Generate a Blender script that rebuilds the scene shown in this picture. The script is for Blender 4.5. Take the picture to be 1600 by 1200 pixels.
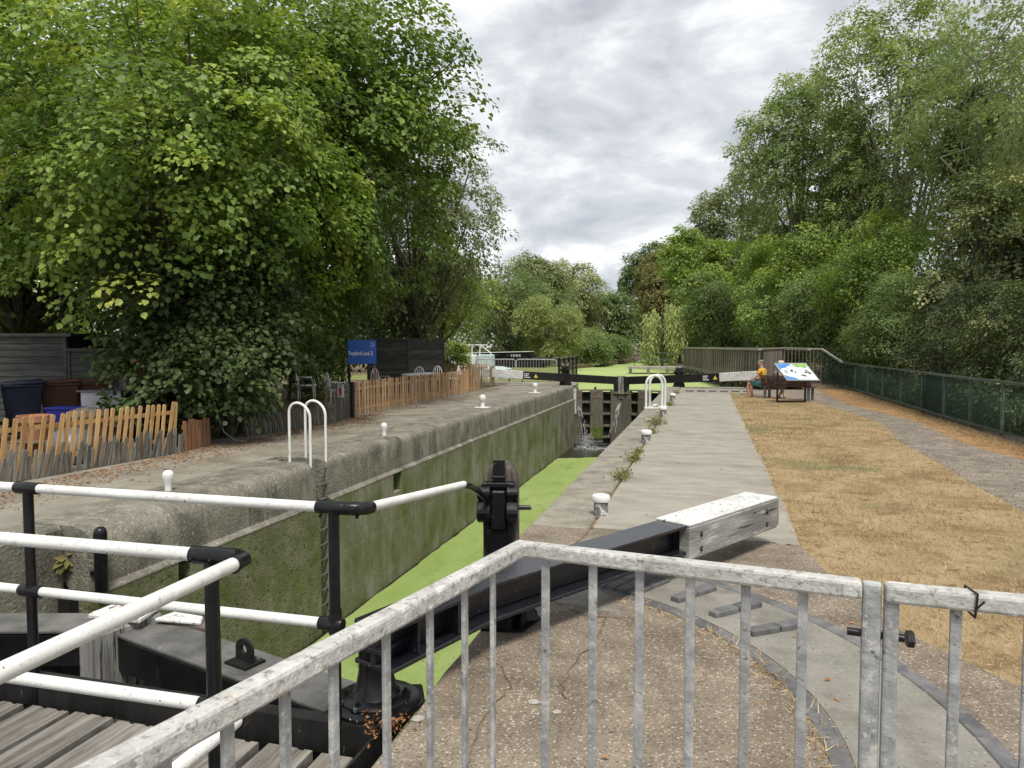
import bpy, bmesh, math, random
import numpy as np
from mathutils import Vector, Matrix
random.seed(7); RNG = np.random.default_rng(11)
R = math.radians
for o in list(bpy.data.objects): bpy.data.objects.remove(o)
S = bpy.context.scene; COL = S.collection

# ------------------------------------------------------------------ camera
cam = bpy.data.cameras.new('camera'); cam.sensor_width = 36; cam.lens = 36 * 1130 / 1600
cam.clip_start = 0.05; cam.clip_end = 2000
co = bpy.data.objects.new('camera', cam); COL.objects.link(co)
co.location = (0, 0, 1.75); co.rotation_euler = (R(90 - 3.04), 0, R(15.085)); S.camera = co

# ------------------------------------------------------------------ sky, sun, exposure
SUN_AZ, SUN_EL = 152.0, 63.0          # azimuth clockwise from +Y (behind the camera on the right)
w = bpy.data.worlds.new('World'); S.world = w; w.use_nodes = True
nt = w.node_tree; nt.nodes.clear(); N = nt.nodes.new; L = nt.links.new
out = N('ShaderNodeOutputWorld'); bg = N('ShaderNodeBackground'); bg.inputs[1].default_value = 0.13
sky = N('ShaderNodeTexSky'); sky.sky_type = 'NISHITA'; sky.sun_disc = False
sky.sun_elevation = R(SUN_EL); sky.sun_rotation = R(SUN_AZ)
tc = N('ShaderNodeTexCoord'); sep = N('ShaderNodeSeparateXYZ'); L(tc.outputs['Generated'], sep.inputs[0])
zz = N('ShaderNodeMath'); zz.operation = 'ADD'; zz.inputs[1].default_value = 0.70; L(sep.outputs[2], zz.inputs[0])
zm = N('ShaderNodeMath'); zm.operation = 'MAXIMUM'; zm.inputs[1].default_value = 0.1; L(zz.outputs[0], zm.inputs[0])
dv = N('ShaderNodeVectorMath'); dv.operation = 'DIVIDE'; cb = N('ShaderNodeCombineXYZ')
for i in range(3): L(zm.outputs[0], cb.inputs[i])
L(tc.outputs['Generated'], dv.inputs[0]); L(cb.outputs[0], dv.inputs[1])
mp = N('ShaderNodeMapping'); mp.inputs[1].default_value = (3.3, 1.7, 0.4); mp.inputs[3].default_value = (1.0, 1.1, 2.0); L(dv.outputs[0], mp.inputs[0])
n1 = N('ShaderNodeTexNoise'); n1.inputs['Scale'].default_value = 6.2; n1.inputs['Detail'].default_value = 8; n1.inputs['Roughness'].default_value = 0.56; n1.inputs['Distortion'].default_value = 0.35
L(mp.outputs[0], n1.inputs['Vector'])
r1 = N('ShaderNodeValToRGB'); e = r1.color_ramp.elements
e[0].position = 0.36; e[0].color = (3.05, 3.2, 3.5, 1); e[1].position = 0.63; e[1].color = (5.9, 5.95, 6.0, 1)
k = e.new(0.52); k.color = (4.35, 4.5, 4.7, 1)
L(n1.outputs[0], r1.inputs[0])
mx = N('ShaderNodeMix'); mx.data_type = 'RGBA'; mx.inputs[0].default_value = 0.95
L(sky.outputs[0], mx.inputs[6]); L(r1.outputs[0], mx.inputs[7]); L(mx.outputs[2], bg.inputs[0]); L(bg.outputs[0], out.inputs[0])
sl = bpy.data.lights.new('sun', 'SUN'); sl.energy = 2.8; sl.angle = R(15); sl.color = (1, 0.95, 0.86)
so = bpy.data.objects.new('sun', sl); COL.objects.link(so)
sd = Vector((math.sin(R(SUN_AZ)) * math.cos(R(SUN_EL)), math.cos(R(SUN_AZ)) * math.cos(R(SUN_EL)), math.sin(R(SUN_EL))))
so.rotation_euler = sd.to_track_quat('Z', 'Y').to_euler()
S.cycles.max_bounces = 5; S.cycles.diffuse_bounces = 4; S.cycles.glossy_bounces = 2; S.cycles.transmission_bounces = 3
S.view_settings.view_transform = 'Standard'; S.view_settings.look = 'None'; S.view_settings.gamma = 1
S.view_settings.use_curve_mapping = False; S.view_settings.exposure = 0.46

# ------------------------------------------------------------------ materials
def M(name, c1, c2, scale=5, lo=.35, hi=.65, rough=.8, bump=.25, bs=60, stretch=(1, 1, 1), detail=6, metal=0, rnd=0., spots=(), spec=.3, dist=0., bdist=.01):
    m = bpy.data.materials.new(name); m.use_nodes = True; t = m.node_tree; N = t.nodes.new; L = t.links.new
    b = t.nodes['Principled BSDF']; b.inputs['Roughness'].default_value = rough; b.inputs['Metallic'].default_value = metal
    b.inputs['Specular IOR Level'].default_value = spec
    tc = N('ShaderNodeTexCoord'); mp = N('ShaderNodeMapping'); mp.inputs[3].default_value = stretch; L(tc.outputs['Object'], mp.inputs[0])
    if rnd:
        oi = N('ShaderNodeObjectInfo'); ml = N('ShaderNodeMath'); ml.operation = 'MULTIPLY'; ml.inputs[1].default_value = 37
        L(oi.outputs['Random'], ml.inputs[0]); cx = N('ShaderNodeCombineXYZ'); L(ml.outputs[0], cx.inputs[0]); L(ml.outputs[0], cx.inputs[1]); L(cx.outputs[0], mp.inputs[1])
    def noise(sc, de=detail, src=mp, rg=.6):
        n = N('ShaderNodeTexNoise'); n.inputs['Scale'].default_value = sc; n.inputs['Detail'].default_value = de; n.inputs['Roughness'].default_value = rg; n.inputs['Distortion'].default_value = dist; L(src.outputs[0], n.inputs['Vector']); return n
    def ramp(src, lo, hi, a, bb):
        r = N('ShaderNodeValToRGB'); r.color_ramp.elements[0].position = lo; r.color_ramp.elements[1].position = hi
        r.color_ramp.elements[0].color = (*a, 1); r.color_ramp.elements[1].color = (*bb, 1); L(src.outputs[0], r.inputs[0]); return r
    col = ramp(noise(scale), lo, hi, c1, c2).outputs[0]
    for sp in spots:
        c, sc, l2, h2 = sp[:4]; src = mp
        if len(sp) > 4: src = N('ShaderNodeMapping'); src.inputs[3].default_value = sp[4]; L(tc.outputs['Object'], src.inputs[0])
        f = ramp(noise(sc, 4, src), l2, h2, (0, 0, 0), (1, 1, 1)); mix = N('ShaderNodeMix'); mix.data_type = 'RGBA'
        fac = f.outputs[0]
        if len(sp) > 5:   # limited to a band of object-space z: (z0, z1, soft)
            sz = N('ShaderNodeSeparateXYZ'); L(tc.outputs['Object'], sz.inputs[0])
            mr = N('ShaderNodeMapRange'); mr.inputs[1].default_value = sp[5][0]; mr.inputs[2].default_value = sp[5][1]; L(sz.outputs[2], mr.inputs[0])
            mm = N('ShaderNodeMath'); mm.operation = 'MULTIPLY'; L(fac, mm.inputs[0]); L(mr.outputs[0], mm.inputs[1]); fac = mm.outputs[0]
        L(fac, mix.inputs[0]); L(col, mix.inputs[6]); mix.inputs[7].default_value = (*c, 1); col = mix.outputs[2]
    if rnd:
        hs = N('ShaderNodeHueSaturation'); mr = N('ShaderNodeMapRange'); mr.inputs[3].default_value = 1 - rnd; mr.inputs[4].default_value = 1 + rnd
        L(oi.outputs['Random'], mr.inputs[0]); L(mr.outputs[0], hs.inputs['Value']); L(col, hs.inputs['Color']); col = hs.outputs[0]
    L(col, b.inputs['Base Color'])
    if bump:
        bp = N('ShaderNodeBump'); bp.inputs['Strength'].default_value = bump; bp.inputs['Distance'].default_value = bdist; L(noise(bs, 5).outputs[0], bp.inputs['Height']); L(bp.outputs[0], b.inputs['Normal'])
    return m

def pebbly(name, cols, vs, base, big, rough=.9, bump=.5, mixf=.75):
    """concrete with exposed stones: voronoi cells of several colours in a mortar"""
    m = bpy.data.materials.new(name); m.use_nodes = True; t = m.node_tree; N = t.nodes.new; L = t.links.new
    b = t.nodes['Principled BSDF']; b.inputs['Roughness'].default_value = rough; b.inputs['Specular IOR Level'].default_value = .2
    tc = N('ShaderNodeTexCoord'); v = N('ShaderNodeTexVoronoi'); v.inputs['Scale'].default_value = vs; L(tc.outputs['Object'], v.inputs['Vector'])
    sep = N('ShaderNodeSeparateColor'); L(v.outputs['Color'], sep.inputs[0])
    r = N('ShaderNodeValToRGB'); r.color_ramp.interpolation = 'CONSTANT'; el = r.color_ramp.elements
    for i, c in enumerate(cols):
        p = i / len(cols); q = el[i] if i < 2 else el.new(p); q.position = p; q.color = (*c, 1)
    L(sep.outputs[0], r.inputs[0])
    n = N('ShaderNodeTexNoise'); n.inputs['Scale'].default_value = 1.3; n.inputs['Detail'].default_value = 7; L(tc.outputs['Object'], n.inputs['Vector'])
    r2 = N('ShaderNodeValToRGB'); r2.color_ramp.elements[0].position = .35; r2.color_ramp.elements[1].position = .68; r2.color_ramp.elements[0].color = (*base, 1); r2.color_ramp.elements[1].color = (*big, 1); L(n.outputs[0], r2.inputs[0])
    d = N('ShaderNodeMapRange'); d.inputs[1].default_value = .25; d.inputs[2].default_value = .6; d.inputs[3].default_value = mixf; d.inputs[4].default_value = 0; L(v.outputs['Distance'], d.inputs[0])
    mix = N('ShaderNodeMix'); mix.data_type = 'RGBA'; L(d.outputs[0], mix.inputs[0]); L(r2.outputs[0], mix.inputs[6]); L(r.outputs[0], mix.inputs[7])
    n3 = N('ShaderNodeTexNoise'); n3.inputs['Scale'].default_value = 4; n3.inputs['Detail'].default_value = 5; L(tc.outputs['Object'], n3.inputs['Vector'])
    r3 = N('ShaderNodeMapRange'); r3.inputs[1].default_value = .3; r3.inputs[2].default_value = .7; r3.inputs[3].default_value = .72; r3.inputs[4].default_value = 1.2; L(n3.outputs[0], r3.inputs[0])
    hs = N('ShaderNodeHueSaturation'); L(mix.outputs[2], hs.inputs['Color']); L(r3.outputs[0], hs.inputs['Value'])
    L(hs.outputs[0], b.inputs['Base Color'])
    bp = N('ShaderNodeBump'); bp.inputs['Strength'].default_value = bump; bp.inputs['Distance'].default_value = .006; bp.invert = True; L(v.outputs['Distance'], bp.inputs['Height']); L(bp.outputs[0], b.inputs['Normal'])
    return m

def leafmat(name, cols, transl=.36, rough=.5, gain=2.0):
    m = bpy.data.materials.new(name); m.use_nodes = True; t = m.node_tree; N = t.nodes.new; L = t.links.new
    b = t.nodes['Principled BSDF']; b.inputs['Roughness'].default_value = rough; b.inputs['Specular IOR Level'].default_value = .35
    a = N('ShaderNodeAttribute'); a.attribute_name = 'tint'; cols = [(c[0] * gain * (1.12 if gain > 1.2 else 1), c[1] * gain, c[2] * gain) for c in cols]
    r = N('ShaderNodeValToRGB'); el = r.color_ramp.elements
    for i, c in enumerate(cols):
        p = i / (len(cols) - 1); q = el[i] if i < 2 else el.new(p)
        q.position = p; q.color = (*c, 1)
    L(a.outputs['Fac'], r.inputs[0]); L(r.outputs[0], b.inputs['Base Color'])
    if transl:
        tr = N('ShaderNodeBsdfTranslucent'); hs = N('ShaderNodeHueSaturation'); hs.inputs['Value'].default_value = 1.5; hs.inputs['Saturation'].default_value = 1.1; hs.inputs['Hue'].default_value = .485
        L(r.outputs[0], hs.inputs['Color']); L(hs.outputs[0], tr.inputs[0])
        ms = N('ShaderNodeMixShader'); ms.inputs[0].default_value = transl; L(b.outputs[0], ms.inputs[1]); L(tr.outputs[0], ms.inputs[2]); L(ms.outputs[0], t.nodes['Material Output'].inputs[0])
    return m

MAT = {}
MAT['concrete'] = M('slab concrete', (.26, .24, .20), (.345, .325, .275), 2.4, bump=.4, bs=45, stretch=(.8, 1.5, 1), detail=10, spots=(((.19, .172, .138), 1.1, .54, .78, (.7, 1.3, 1)), ((.19, .17, .135), 9, .62, .76, (.4, 2.4, 1)), ((.13, .115, .09), 26, .66, .72), ((.43, .41, .36), 60, .64, .74)))
MAT['coping'] = M('coping concrete', (.19, .172, .138), (.31, .288, .235), 4.2, bump=.6, bs=38, detail=10, spots=(((.12, .105, .08), 1.8, .56, .72), ((.44, .42, .37), 34, .60, .70), ((.10, .088, .065), 30, .62, .70)))
MAT['left_paving'] = M('left lockside concrete', (.19, .17, .135), (.29, .27, .225), 1.6, bump=.4, bs=40, detail=9, spots=(((.12, .09, .06), 1.1, .52, .72), ((.36, .34, .30), 45, .64, .72), ((.14, .09, .05), 14, .62, .74)))
MAT['wall_top'] = M('weathered upper lock wall', (.15, .138, .112), (.295, .275, .225), 2.4, lo=.34, hi=.68, bump=1, bs=34, stretch=(1, 1, .8), bdist=.025, detail=13, dist=.3, spots=(((.07, .066, .054), 2.2, .51, .76, (1, 1, .8)), ((.07, .066, .055), 5, .57, .80, (1, 1.8, .18)), ((.38, .36, .30), 5, .55, .78, (1, 1.6, .2)), ((.46, .44, .39), 26, .60, .70), ((.055, .05, .042), 40, .61, .70)))
MAT['wall_low'] = M('algae stained lock wall', (.225, .215, .165), (.325, .31, .25), 1.3, lo=.32, hi=.68, bump=.9, bs=30, stretch=(1, 1.3, .6), bdist=.02, detail=13, dist=.15, spots=(((.165, .165, .09), .8, .48, .80, (1, 1, .9)), ((.13, .126, .09), 3.0, .52, .80, (1, 1.6, .14)), ((.39, .375, .31), 4.2, .54, .82, (1, 2.0, .12)), ((.09, .09, .055), 20, .60, .72), ((.37, .355, .30), 50, .60, .72), ((.085, .105, .03), 2.2, .30, .6, (1, 1, .4), (-2.4, -2.62)), ((.12, .138, .045), 1.8, .38, .66, (1, 1, .8), (-1.15, -.62))))
MAT['wall_moss'] = M('mossy lock wall', (.145, .145, .078), (.24, .232, .155), 1.8, lo=.34, hi=.66, bump=1, bs=30, bdist=.025, detail=13, dist=.2, spots=(((.11, .13, .04), 2.4, .44, .66), ((.135, .18, .035), 1.7, .62, .74, (1, 1, .5)), ((.06, .064, .036), 16, .56, .68), ((.28, .27, .2), 30, .62, .74)))
MAT['wall_ledge'] = M('mossy ledge', (.22, .205, .12), (.33, .31, .20), 6, bump=.5, bs=40)
MAT['apron'] = pebbly('exposed aggregate concrete', [(.165, .13, .095), (.27, .225, .17), (.105, .082, .06), (.36, .31, .25), (.205, .162, .118), (.47, .425, .36), (.145, .112, .08), (.24, .195, .145)], 72, (.175, .14, .106), (.255, .215, .17), mixf=.92, bump=.8)
MAT['patch'] = M('lichen spot', (.30, .285, .25), (.42, .40, .355), 40, bump=.3, bs=60)
MAT['gravel'] = pebbly('grey path gravel', [(.18, .15, .12), (.25, .212, .175), (.14, .115, .092), (.32, .28, .235), (.215, .18, .145), (.38, .34, .29)], 48, (.185, .155, .125), (.265, .228, .188), bump=.9, mixf=.75)
MAT['band'] = M('smooth grey band concrete', (.19, .18, .155), (.265, .252, .218), 3, bump=.4, bs=70, detail=10, spots=(((.36, .345, .30), 55, .60, .7), ((.14, .125, .10), 2.4, .52, .70), ((.11, .10, .08), 40, .61, .7)))
MAT['brick'] = M('grey blue brick', (.10, .10, .105), (.17, .168, .17), 9, bump=.4, bs=60, rnd=.2, spots=(((.22, .2, .17), 14, .6, .72),))
MAT['soil'] = M('dry soil with litter', (.10, .07, .045), (.19, .14, .09), 3, bump=.6, bs=30, spots=(((.27, .19, .10), 9, .55, .68), ((.055, .065, .025), 1.7, .55, .68)))
MAT['lawn'] = M('parched turf', (.34, .24, .12), (.455, .34, .19), 2.2, bump=.9, bs=70, bdist=.03, detail=10, spots=(((.23, .145, .065), 1.2, .50, .64), ((.20, .13, .06), 6, .55, .68), ((.17, .175, .075), .5, .54, .68), ((.52, .42, .26), 30, .55, .7)))
MAT['blackpaint'] = M('gloss black paint', (.004, .004, .005), (.010, .010, .012), 9, rough=.30, bump=.15, bs=28, spec=.4, spots=(((.22, .22, .22), 18, .705, .735), ((.05, .048, .045), 5, .64, .82)))
MAT['blackbeam'] = M('dusty black paint on beam', (.006, .006, .009), (.014, .014, .018), 7, rough=.24, bump=.15, bs=25, spec=.6, spots=(((.09, .09, .10), 9, .64, .85), ((.16, .16, .16), 40, .69, .73)))
MAT['blackmatt'] = M('tarred timber', (.006, .006, .006), (.020, .019, .018), 6, rough=.6, bump=.5, bs=25, stretch=(1, 1, .25), spots=(((.12, .12, .11), 24, .70, .74),))
MAT['whitepaint'] = M('white rail paint', (.66, .66, .63), (.80, .80, .78), 4, rough=.45, bump=.2, bs=50, detail=9, spots=(((.42, .41, .35), 7, .58, .80), ((.34, .33, .28), 70, .60, .72), ((.10, .10, .09), 40, .685, .71)))
MAT['whitewood'] = M('flaking white paint on wood', (.55, .55, .53), (.72, .72, .71), 3, rough=.6, bump=.5, bs=18, stretch=(1, 1, 1.2), detail=10, spots=(((.36, .355, .33), 5, .56, .72), ((.15, .145, .13), 26, .60, .64), ((.10, .10, .09), 60, .64, .67)))
MAT['greywood'] = M('silvered oak', (.15, .145, .135), (.36, .35, .33), 3, bump=.8, bs=14, stretch=(5, 5, .45), bdist=.015, spots=(((.055, .05, .045), 5, .57, .64, (6, 6, .3)), ((.55, .55, .53), 5, .58, .74)))
MAT['endwood'] = M('worn white side timber', (.17, .168, .16), (.33, .325, .31), 2.4, bump=.6, bs=14, stretch=(.7, .7, 5), detail=10, spots=(((.05, .048, .045), 2.2, .63, .67, (.6, .6, 9)), ((.50, .50, .48), 5, .56, .70), ((.10, .098, .09), 40, .62, .70)))
MAT['deck'] = M('weathered deck board', (.135, .122, .105), (.29, .27, .24), 3, bump=.6, bs=18, stretch=(7, .5, 1), rnd=.2, spots=(((.38, .37, .33), 18, .62, .72), ((.07, .06, .05), 4, .57, .68, (9, .6, 1))))
MAT['galv'] = M('galvanised steel with worn white paint', (.25, .26, .262), (.37, .38, .38), 22, rnd=.08, rough=.55, metal=.15, bump=.35, bs=60, detail=9, spots=(((.50, .505, .49), 14, .48, .68), ((.56, .56, .54), 70, .58, .70), ((.12, .12, .112), 38, .61, .71)))
MAT['galvtop'] = M('flaking white painted rail', (.40, .40, .38), (.60, .595, .565), 9, rough=.7, bump=.5, bs=60, detail=12, spots=(((.28, .275, .255), 18, .49, .70), ((.19, .185, .17), 80, .54, .68), ((.68, .675, .65), 40, .58, .68), ((.38, .255, .125), 3.2, .67, .75)))
MAT['picket'] = M('orange stained softwood', (.38, .215, .085), (.56, .36, .165), 3, bump=.3, bs=20, stretch=(6, 6, .6), rnd=.2, spots=(((.25, .125, .045), 6, .60, .72, (4, 4, .4)),))
MAT['paling'] = M('grey split paling', (.085, .08, .068), (.21, .20, .175), 4, bump=.7, bs=14, stretch=(5, 5, .5), rnd=.35, spots=(((.20, .14, .08), 5, .6, .75),))
MAT['slat'] = M('tan fence slat', (.32, .195, .105), (.52, .345, .20), 3, bump=.35, bs=20, stretch=(5, 5, .5), rnd=.22)
MAT['redslat'] = M('red brown slat', (.20, .10, .055), (.30, .165, .09), 3, bump=.3, bs=20, stretch=(5, 5, .5), rnd=.15)
MAT['shed'] = M('dark stained weatherboard', (.05, .05, .048), (.095, .094, .088), 3, bump=.5, bs=16, stretch=(.7, .7, 6), rnd=.25)
MAT['shedgrey'] = M('faded grey weatherboard', (.045, .048, .048), (.092, .094, .09), 3, bump=.5, bs=16, stretch=(.7, .7, 6), rnd=.2)
MAT['dark'] = M('dark recess', (.008, .008, .007), (.016, .015, .013), 5, bump=.2)
MAT['gatewood'] = M('wet gate timber', (.085, .078, .06), (.17, .155, .125), 4, bump=.6, bs=16, stretch=(4, 4, .5), spots=(((.06, .085, .02), 2, .58, .75), ((.22, .2, .165), 5, .6, .72)))
MAT['gatetop'] = M('reddish top plank', (.10, .07, .058), (.19, .145, .125), 5, bump=.6, bs=18, spots=(((.27, .25, .22), 16, .6, .68),))
MAT['moss'] = M('gate moss', (.06, .085, .012), (.14, .17, .03), 6, bump=1, bs=22)
MAT['bridge'] = M('weathered bridge timber', (.12, .105, .085), (.24, .215, .18), 3, bump=.5, bs=16, stretch=(5, 5, .5), rnd=.25)
MAT['bridgerail'] = M('pale bridge handrail', (.26, .24, .20), (.40, .375, .32), 3, bump=.3, bs=20)
MAT['greenpaint'] = M('dull green fence paint', (.045, .075, .055), (.085, .125, .092), 8, rough=.5, bump=.15, bs=30, spots=(((.20, .21, .18), 10, .62, .75),))
MAT['bars'] = M('dark green fence bars', (.012, .036, .027), (.02, .052, .038), 8, rough=.5, bump=.1)
MAT['panelgreen'] = M('blue green sheet', (.010, .042, .042), (.016, .058, .055), 5, rough=.5, bump=.1)
MAT['bench'] = M('dark red brown bench plank', (.075, .035, .028), (.12, .062, .05), 4, rough=.55, bump=.3, bs=20, stretch=(1, 1, 6), rnd=.15)
MAT['steel'] = M('dull grey steel', (.12, .125, .13), (.2, .205, .21), 8, rough=.5, metal=.4, bump=.15)
MAT['blue'] = M('blue sign enamel', (.008, .09, .42), (.010, .105, .48), 5, rough=.35, bump=.03, spec=.5)
MAT['white'] = M('plain white', (.74, .74, .73), (.82, .82, .81), 5, rough=.45, bump=.05)
MAT['red'] = M('signal red', (.50, .02, .03), (.58, .035, .045), 5, rough=.45, bump=.05)
MAT['yellow'] = M('warning yellow', (.62, .48, .06), (.7, .55, .08), 5, rough=.45, bump=.05)
MAT['binblue'] = M('navy bin plastic', (.010, .015, .034), (.018, .026, .055), 5, rough=.5, bump=.1)
MAT['binbrown'] = M('brown bin plastic', (.06, .028, .020), (.10, .046, .032), 5, rough=.5, bump=.1)
MAT['paleblue'] = M('pale painted boat steel', (.44, .55, .56), (.56, .66, .66), 4, rough=.4, bump=.08)
MAT['glass'] = M('dark window glass', (.015, .02, .022), (.03, .036, .038), 3, rough=.08, bump=0, spec=.6)
MAT['terracotta'] = M('terracotta', (.30, .13, .075), (.40, .19, .11), 8, bump=.2)
MAT['bluebox'] = M('royal blue plastic', (.012, .018, .16), (.016, .024, .21), 5, rough=.4, bump=.05)
MAT['tarp'] = M('green checked cover', (.012, .05, .05), (.02, .09, .085), 9, rough=.4, bump=.4, bs=9, spots=(((.3, .38, .37), 6, .66, .70, (8, .6, .6)),))
MAT['greymetal'] = M('light grey sheet metal', (.36, .37, .39), (.47, .48, .50), 3, rough=.4, bump=.1, metal=.1)
MAT['orange'] = M('orange fabric', (.60, .30, .02), (.74, .42, .04), 8, rough=.8, bump=.3, bs=30)
MAT['teal'] = M('teal shorts cotton', (.06, .17, .18), (.09, .23, .235), 9, rough=.9, bump=.3, bs=30)
MAT['skin'] = M('skin', (.46, .25, .17), (.56, .33, .235), 7, rough=.55, bump=.1)
MAT['hair'] = M('grey hair', (.15, .145, .14), (.28, .27, .26), 30, rough=.7, bump=.6, bs=60)
MAT['cream'] = M('cream hat cloth', (.60, .56, .46), (.70, .66, .56), 9, rough=.9, bump=.2)
MAT['greyshirt'] = M('grey patterned top', (.12, .13, .14), (.26, .27, .28), 26, rough=.9, bump=.2)
MAT['shoe'] = M('dark leather', (.03, .022, .018), (.055, .04, .032), 9, rough=.6, bump=.2)
MAT['bark'] = M('bark', (.07, .058, .045), (.17, .15, .12), 4, bump=1, bs=12, stretch=(3, 3, .6), bdist=.03)
MAT['palebark'] = M('pale twig bark', (.20, .175, .14), (.32, .29, .24), 4, bump=.6, bs=12, stretch=(3, 3, .6))
MAT['duckweed'] = M('duckweed', (.25, .335, .09), (.31, .395, .13), .45, rough=.9, bump=.8, bs=170, detail=3, dist=.8, spots=(((.37, .445, .185), .7, .48, .74, (1, .4, 1)), ((.19, .275, .06), 1.7, .54, .72, (1.6, .5, 1)), ((.07, .10, .025), 26, .65, .70), ((.15, .225, .05), 120, .46, .62), ((.42, .49, .23), 200, .58, .70)))
MAT['pondweed'] = M('pond duckweed', (.31, .40, .13), (.38, .46, .175), .09, rough=.85, bump=.3, bs=60, detail=6, dist=.8, spots=(((.43, .49, .24), .25, .50, .70, (.6, 1.6, 1)), ((.20, .30, .065), .5, .57, .72, (.5, 2, 1)), ((.22, .31, .08), 6, .52, .66)))
def water():
    m = M('dark canal water', (.010, .012, .008), (.018, .02, .012), 2, rough=.06, bump=.35, bs=5, spec=.5, bdist=.05); return m
MAT['water'] = water()
MAT['foam'] = M('white water', (.55, .58, .60), (.75, .77, .78), 8, rough=.25, bump=.3, bs=30)

# ------------------------------------------------------------------ helpers
ORG = {}
class MB:
    def __init__(s): s.v = []; s.f = []
    def add(s, v, f):
        n = len(s.v); s.v += [tuple(p) for p in v]; s.f += [tuple(i + n for i in q) for q in f]; return s
    def box(s, c, d, rz=0, rot=None):
        m = rot if rot is not None else Matrix.Rotation(rz, 3, 'Z'); c = Vector(c)
        P = [c + m @ Vector((x * d[0] / 2, y * d[1] / 2, z * d[2] / 2)) for z in (-1, 1) for y in (-1, 1) for x in (-1, 1)]
        return s.add(P, [(0, 2, 3, 1), (4, 5, 7, 6), (0, 1, 5, 4), (2, 6, 7, 3), (0, 4, 6, 2), (1, 3, 7, 5)])
    def bar(s, a, b, w, h, up=(0, 0, 1)):
        a = Vector(a); b = Vector(b); d = (b - a); l = d.length; d.normalize(); u = Vector(up); x = d.cross(u)
        if x.length < 1e-4: x = d.cross(Vector((1, 0, 0)))
        x.normalize(); u = x.cross(d)
        return s.box((a + b) / 2, (w, l, h), rot=Matrix((x, d, u)).transposed())
    def tube(s, pts, r, n=10, cap=True):
        P = [Vector(p) for p in pts]; rs = r if isinstance(r, (list, tuple)) else [r] * len(P); V = []; F = []
        px = None
        for i, p in enumerate(P):
            d = (P[min(i + 1, len(P) - 1)] - P[max(i - 1, 0)]).normalized()
            if px is None: px = d.cross(Vector((0, 0, 1)) if abs(d.z) < .9 else Vector((1, 0, 0))).normalized()
            px = (px - d * px.dot(d)).normalized(); y = d.cross(px)
            V += [p + (px * math.cos(2 * math.pi * k / n) + y * math.sin(2 * math.pi * k / n)) * rs[i] for k in range(n)]
        for i in range(len(P) - 1):
            for k in range(n): F.append((i * n + k, i * n + (k + 1) % n, (i + 1) * n + (k + 1) % n, (i + 1) * n + k))
        if cap: F += [tuple(range(n - 1, -1, -1)), tuple((len(P) - 1) * n + k for k in range(n))]
        return s.add(V, F)
    def lathe(s, c, prof, n=20):
        V = []; F = []
        for r, z in prof: V += [(c[0] + r * math.cos(2 * math.pi * k / n), c[1] + r * math.sin(2 * math.pi * k / n), c[2] + z) for k in range(n)]
        for i in range(len(prof) - 1):
            for k in range(n): F.append((i * n + k, i * n + (k + 1) % n, (i + 1) * n + (k + 1) % n, (i + 1) * n + k))
        F += [tuple(range(n - 1, -1, -1)), tuple((len(prof) - 1) * n + k for k in range(n))]
        return s.add(V, F)
    def prism(s, poly, a, b):
        """poly list of 3d points, swept from offset a to offset b (vectors)"""
        n = len(poly); V = [Vector(p) + Vector(a) for p in poly] + [Vector(p) + Vector(b) for p in poly]
        F = [tuple(range(n - 1, -1, -1)), tuple(range(n, 2 * n))] + [(i, (i + 1) % n, n + (i + 1) % n, n + i) for i in range(n)]
        return s.add(V, F)
    def slab(s, poly, z0, z1): return s.prism([(x, y, 0) for x, y in poly], (0, 0, z0), (0, 0, z1))
    def mesh(s, name, org=(0, 0, 0), smooth=False):
        me = bpy.data.meshes.new(name); o = Vector(org)
        me.from_pydata([tuple(Vector(v) - o) for v in s.v], [], s.f); me.validate()
        bm = bmesh.new(); bm.from_mesh(me); bmesh.ops.recalc_face_normals(bm, faces=bm.faces); bm.to_mesh(me); bm.free()
        if smooth: me.polygons.foreach_set('use_smooth', [True] * len(me.polygons))
        return me
    def build(s, name, mat, parent=None, smooth=False, bevel=0, seg=1, org=None):
        po = ORG.get(parent.name, Vector()) if parent else Vector()
        og = Vector(org) if org is not None else (po if parent else Vector())
        me = s.mesh(name, og, smooth); me.materials.append(MAT[mat] if isinstance(mat, str) else mat)
        o = bpy.data.objects.new(name, me); COL.objects.link(o); o.parent = parent; o.location = og - po
        ORG[o.name] = og
        if bevel:
            b = o.modifiers.new('bevel', 'BEVEL'); b.width = bevel; b.segments = seg; b.limit_method = 'ANGLE'; b.angle_limit = R(40)
        if smooth: me.set_sharp_from_angle(angle=R(40)) if hasattr(me, 'set_sharp_from_angle') else None
        return o
def tag(o, label, cat, group=None):
    o['label'] = label; o['category'] = cat
    if group: o['group'] = group
    return o
def thing(name, label, cat, loc, group=None):
    o = bpy.data.objects.new(name, None); COL.objects.link(o); o.location = loc; o.empty_display_size = .2; ORG[o.name] = Vector(loc); return tag(o, label, cat, group)
def struct(o): o['kind'] = 'structure'; return o
def stuff(o, label=None, cat=None):
    o['kind'] = 'stuff'
    if label: o['label'] = label; o['category'] = cat
    return o
def inst(name, me, parent, loc, rot=(0, 0, 0), sc=(1, 1, 1)):
    """a piece that shares mesh data, placed in world coordinates under its (unrotated) parent"""
    o = bpy.data.objects.new(name, me); COL.objects.link(o); o.parent = parent
    o.location = Vector(loc) - (ORG[parent.name] if parent else Vector()); o.rotation_euler = rot; o.scale = sc; ORG[o.name] = Vector(loc); return o
def copy_tree(root, loc, label):
    c = root.copy(); COL.objects.link(c); c.location = loc; c['label'] = label; ORG[c.name] = Vector(loc)
    for ch in root.children:
        d = ch.copy(); COL.objects.link(d); d.parent = c
        for g in ch.children:
            h = g.copy(); COL.objects.link(h); h.parent = d
    return c
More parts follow.
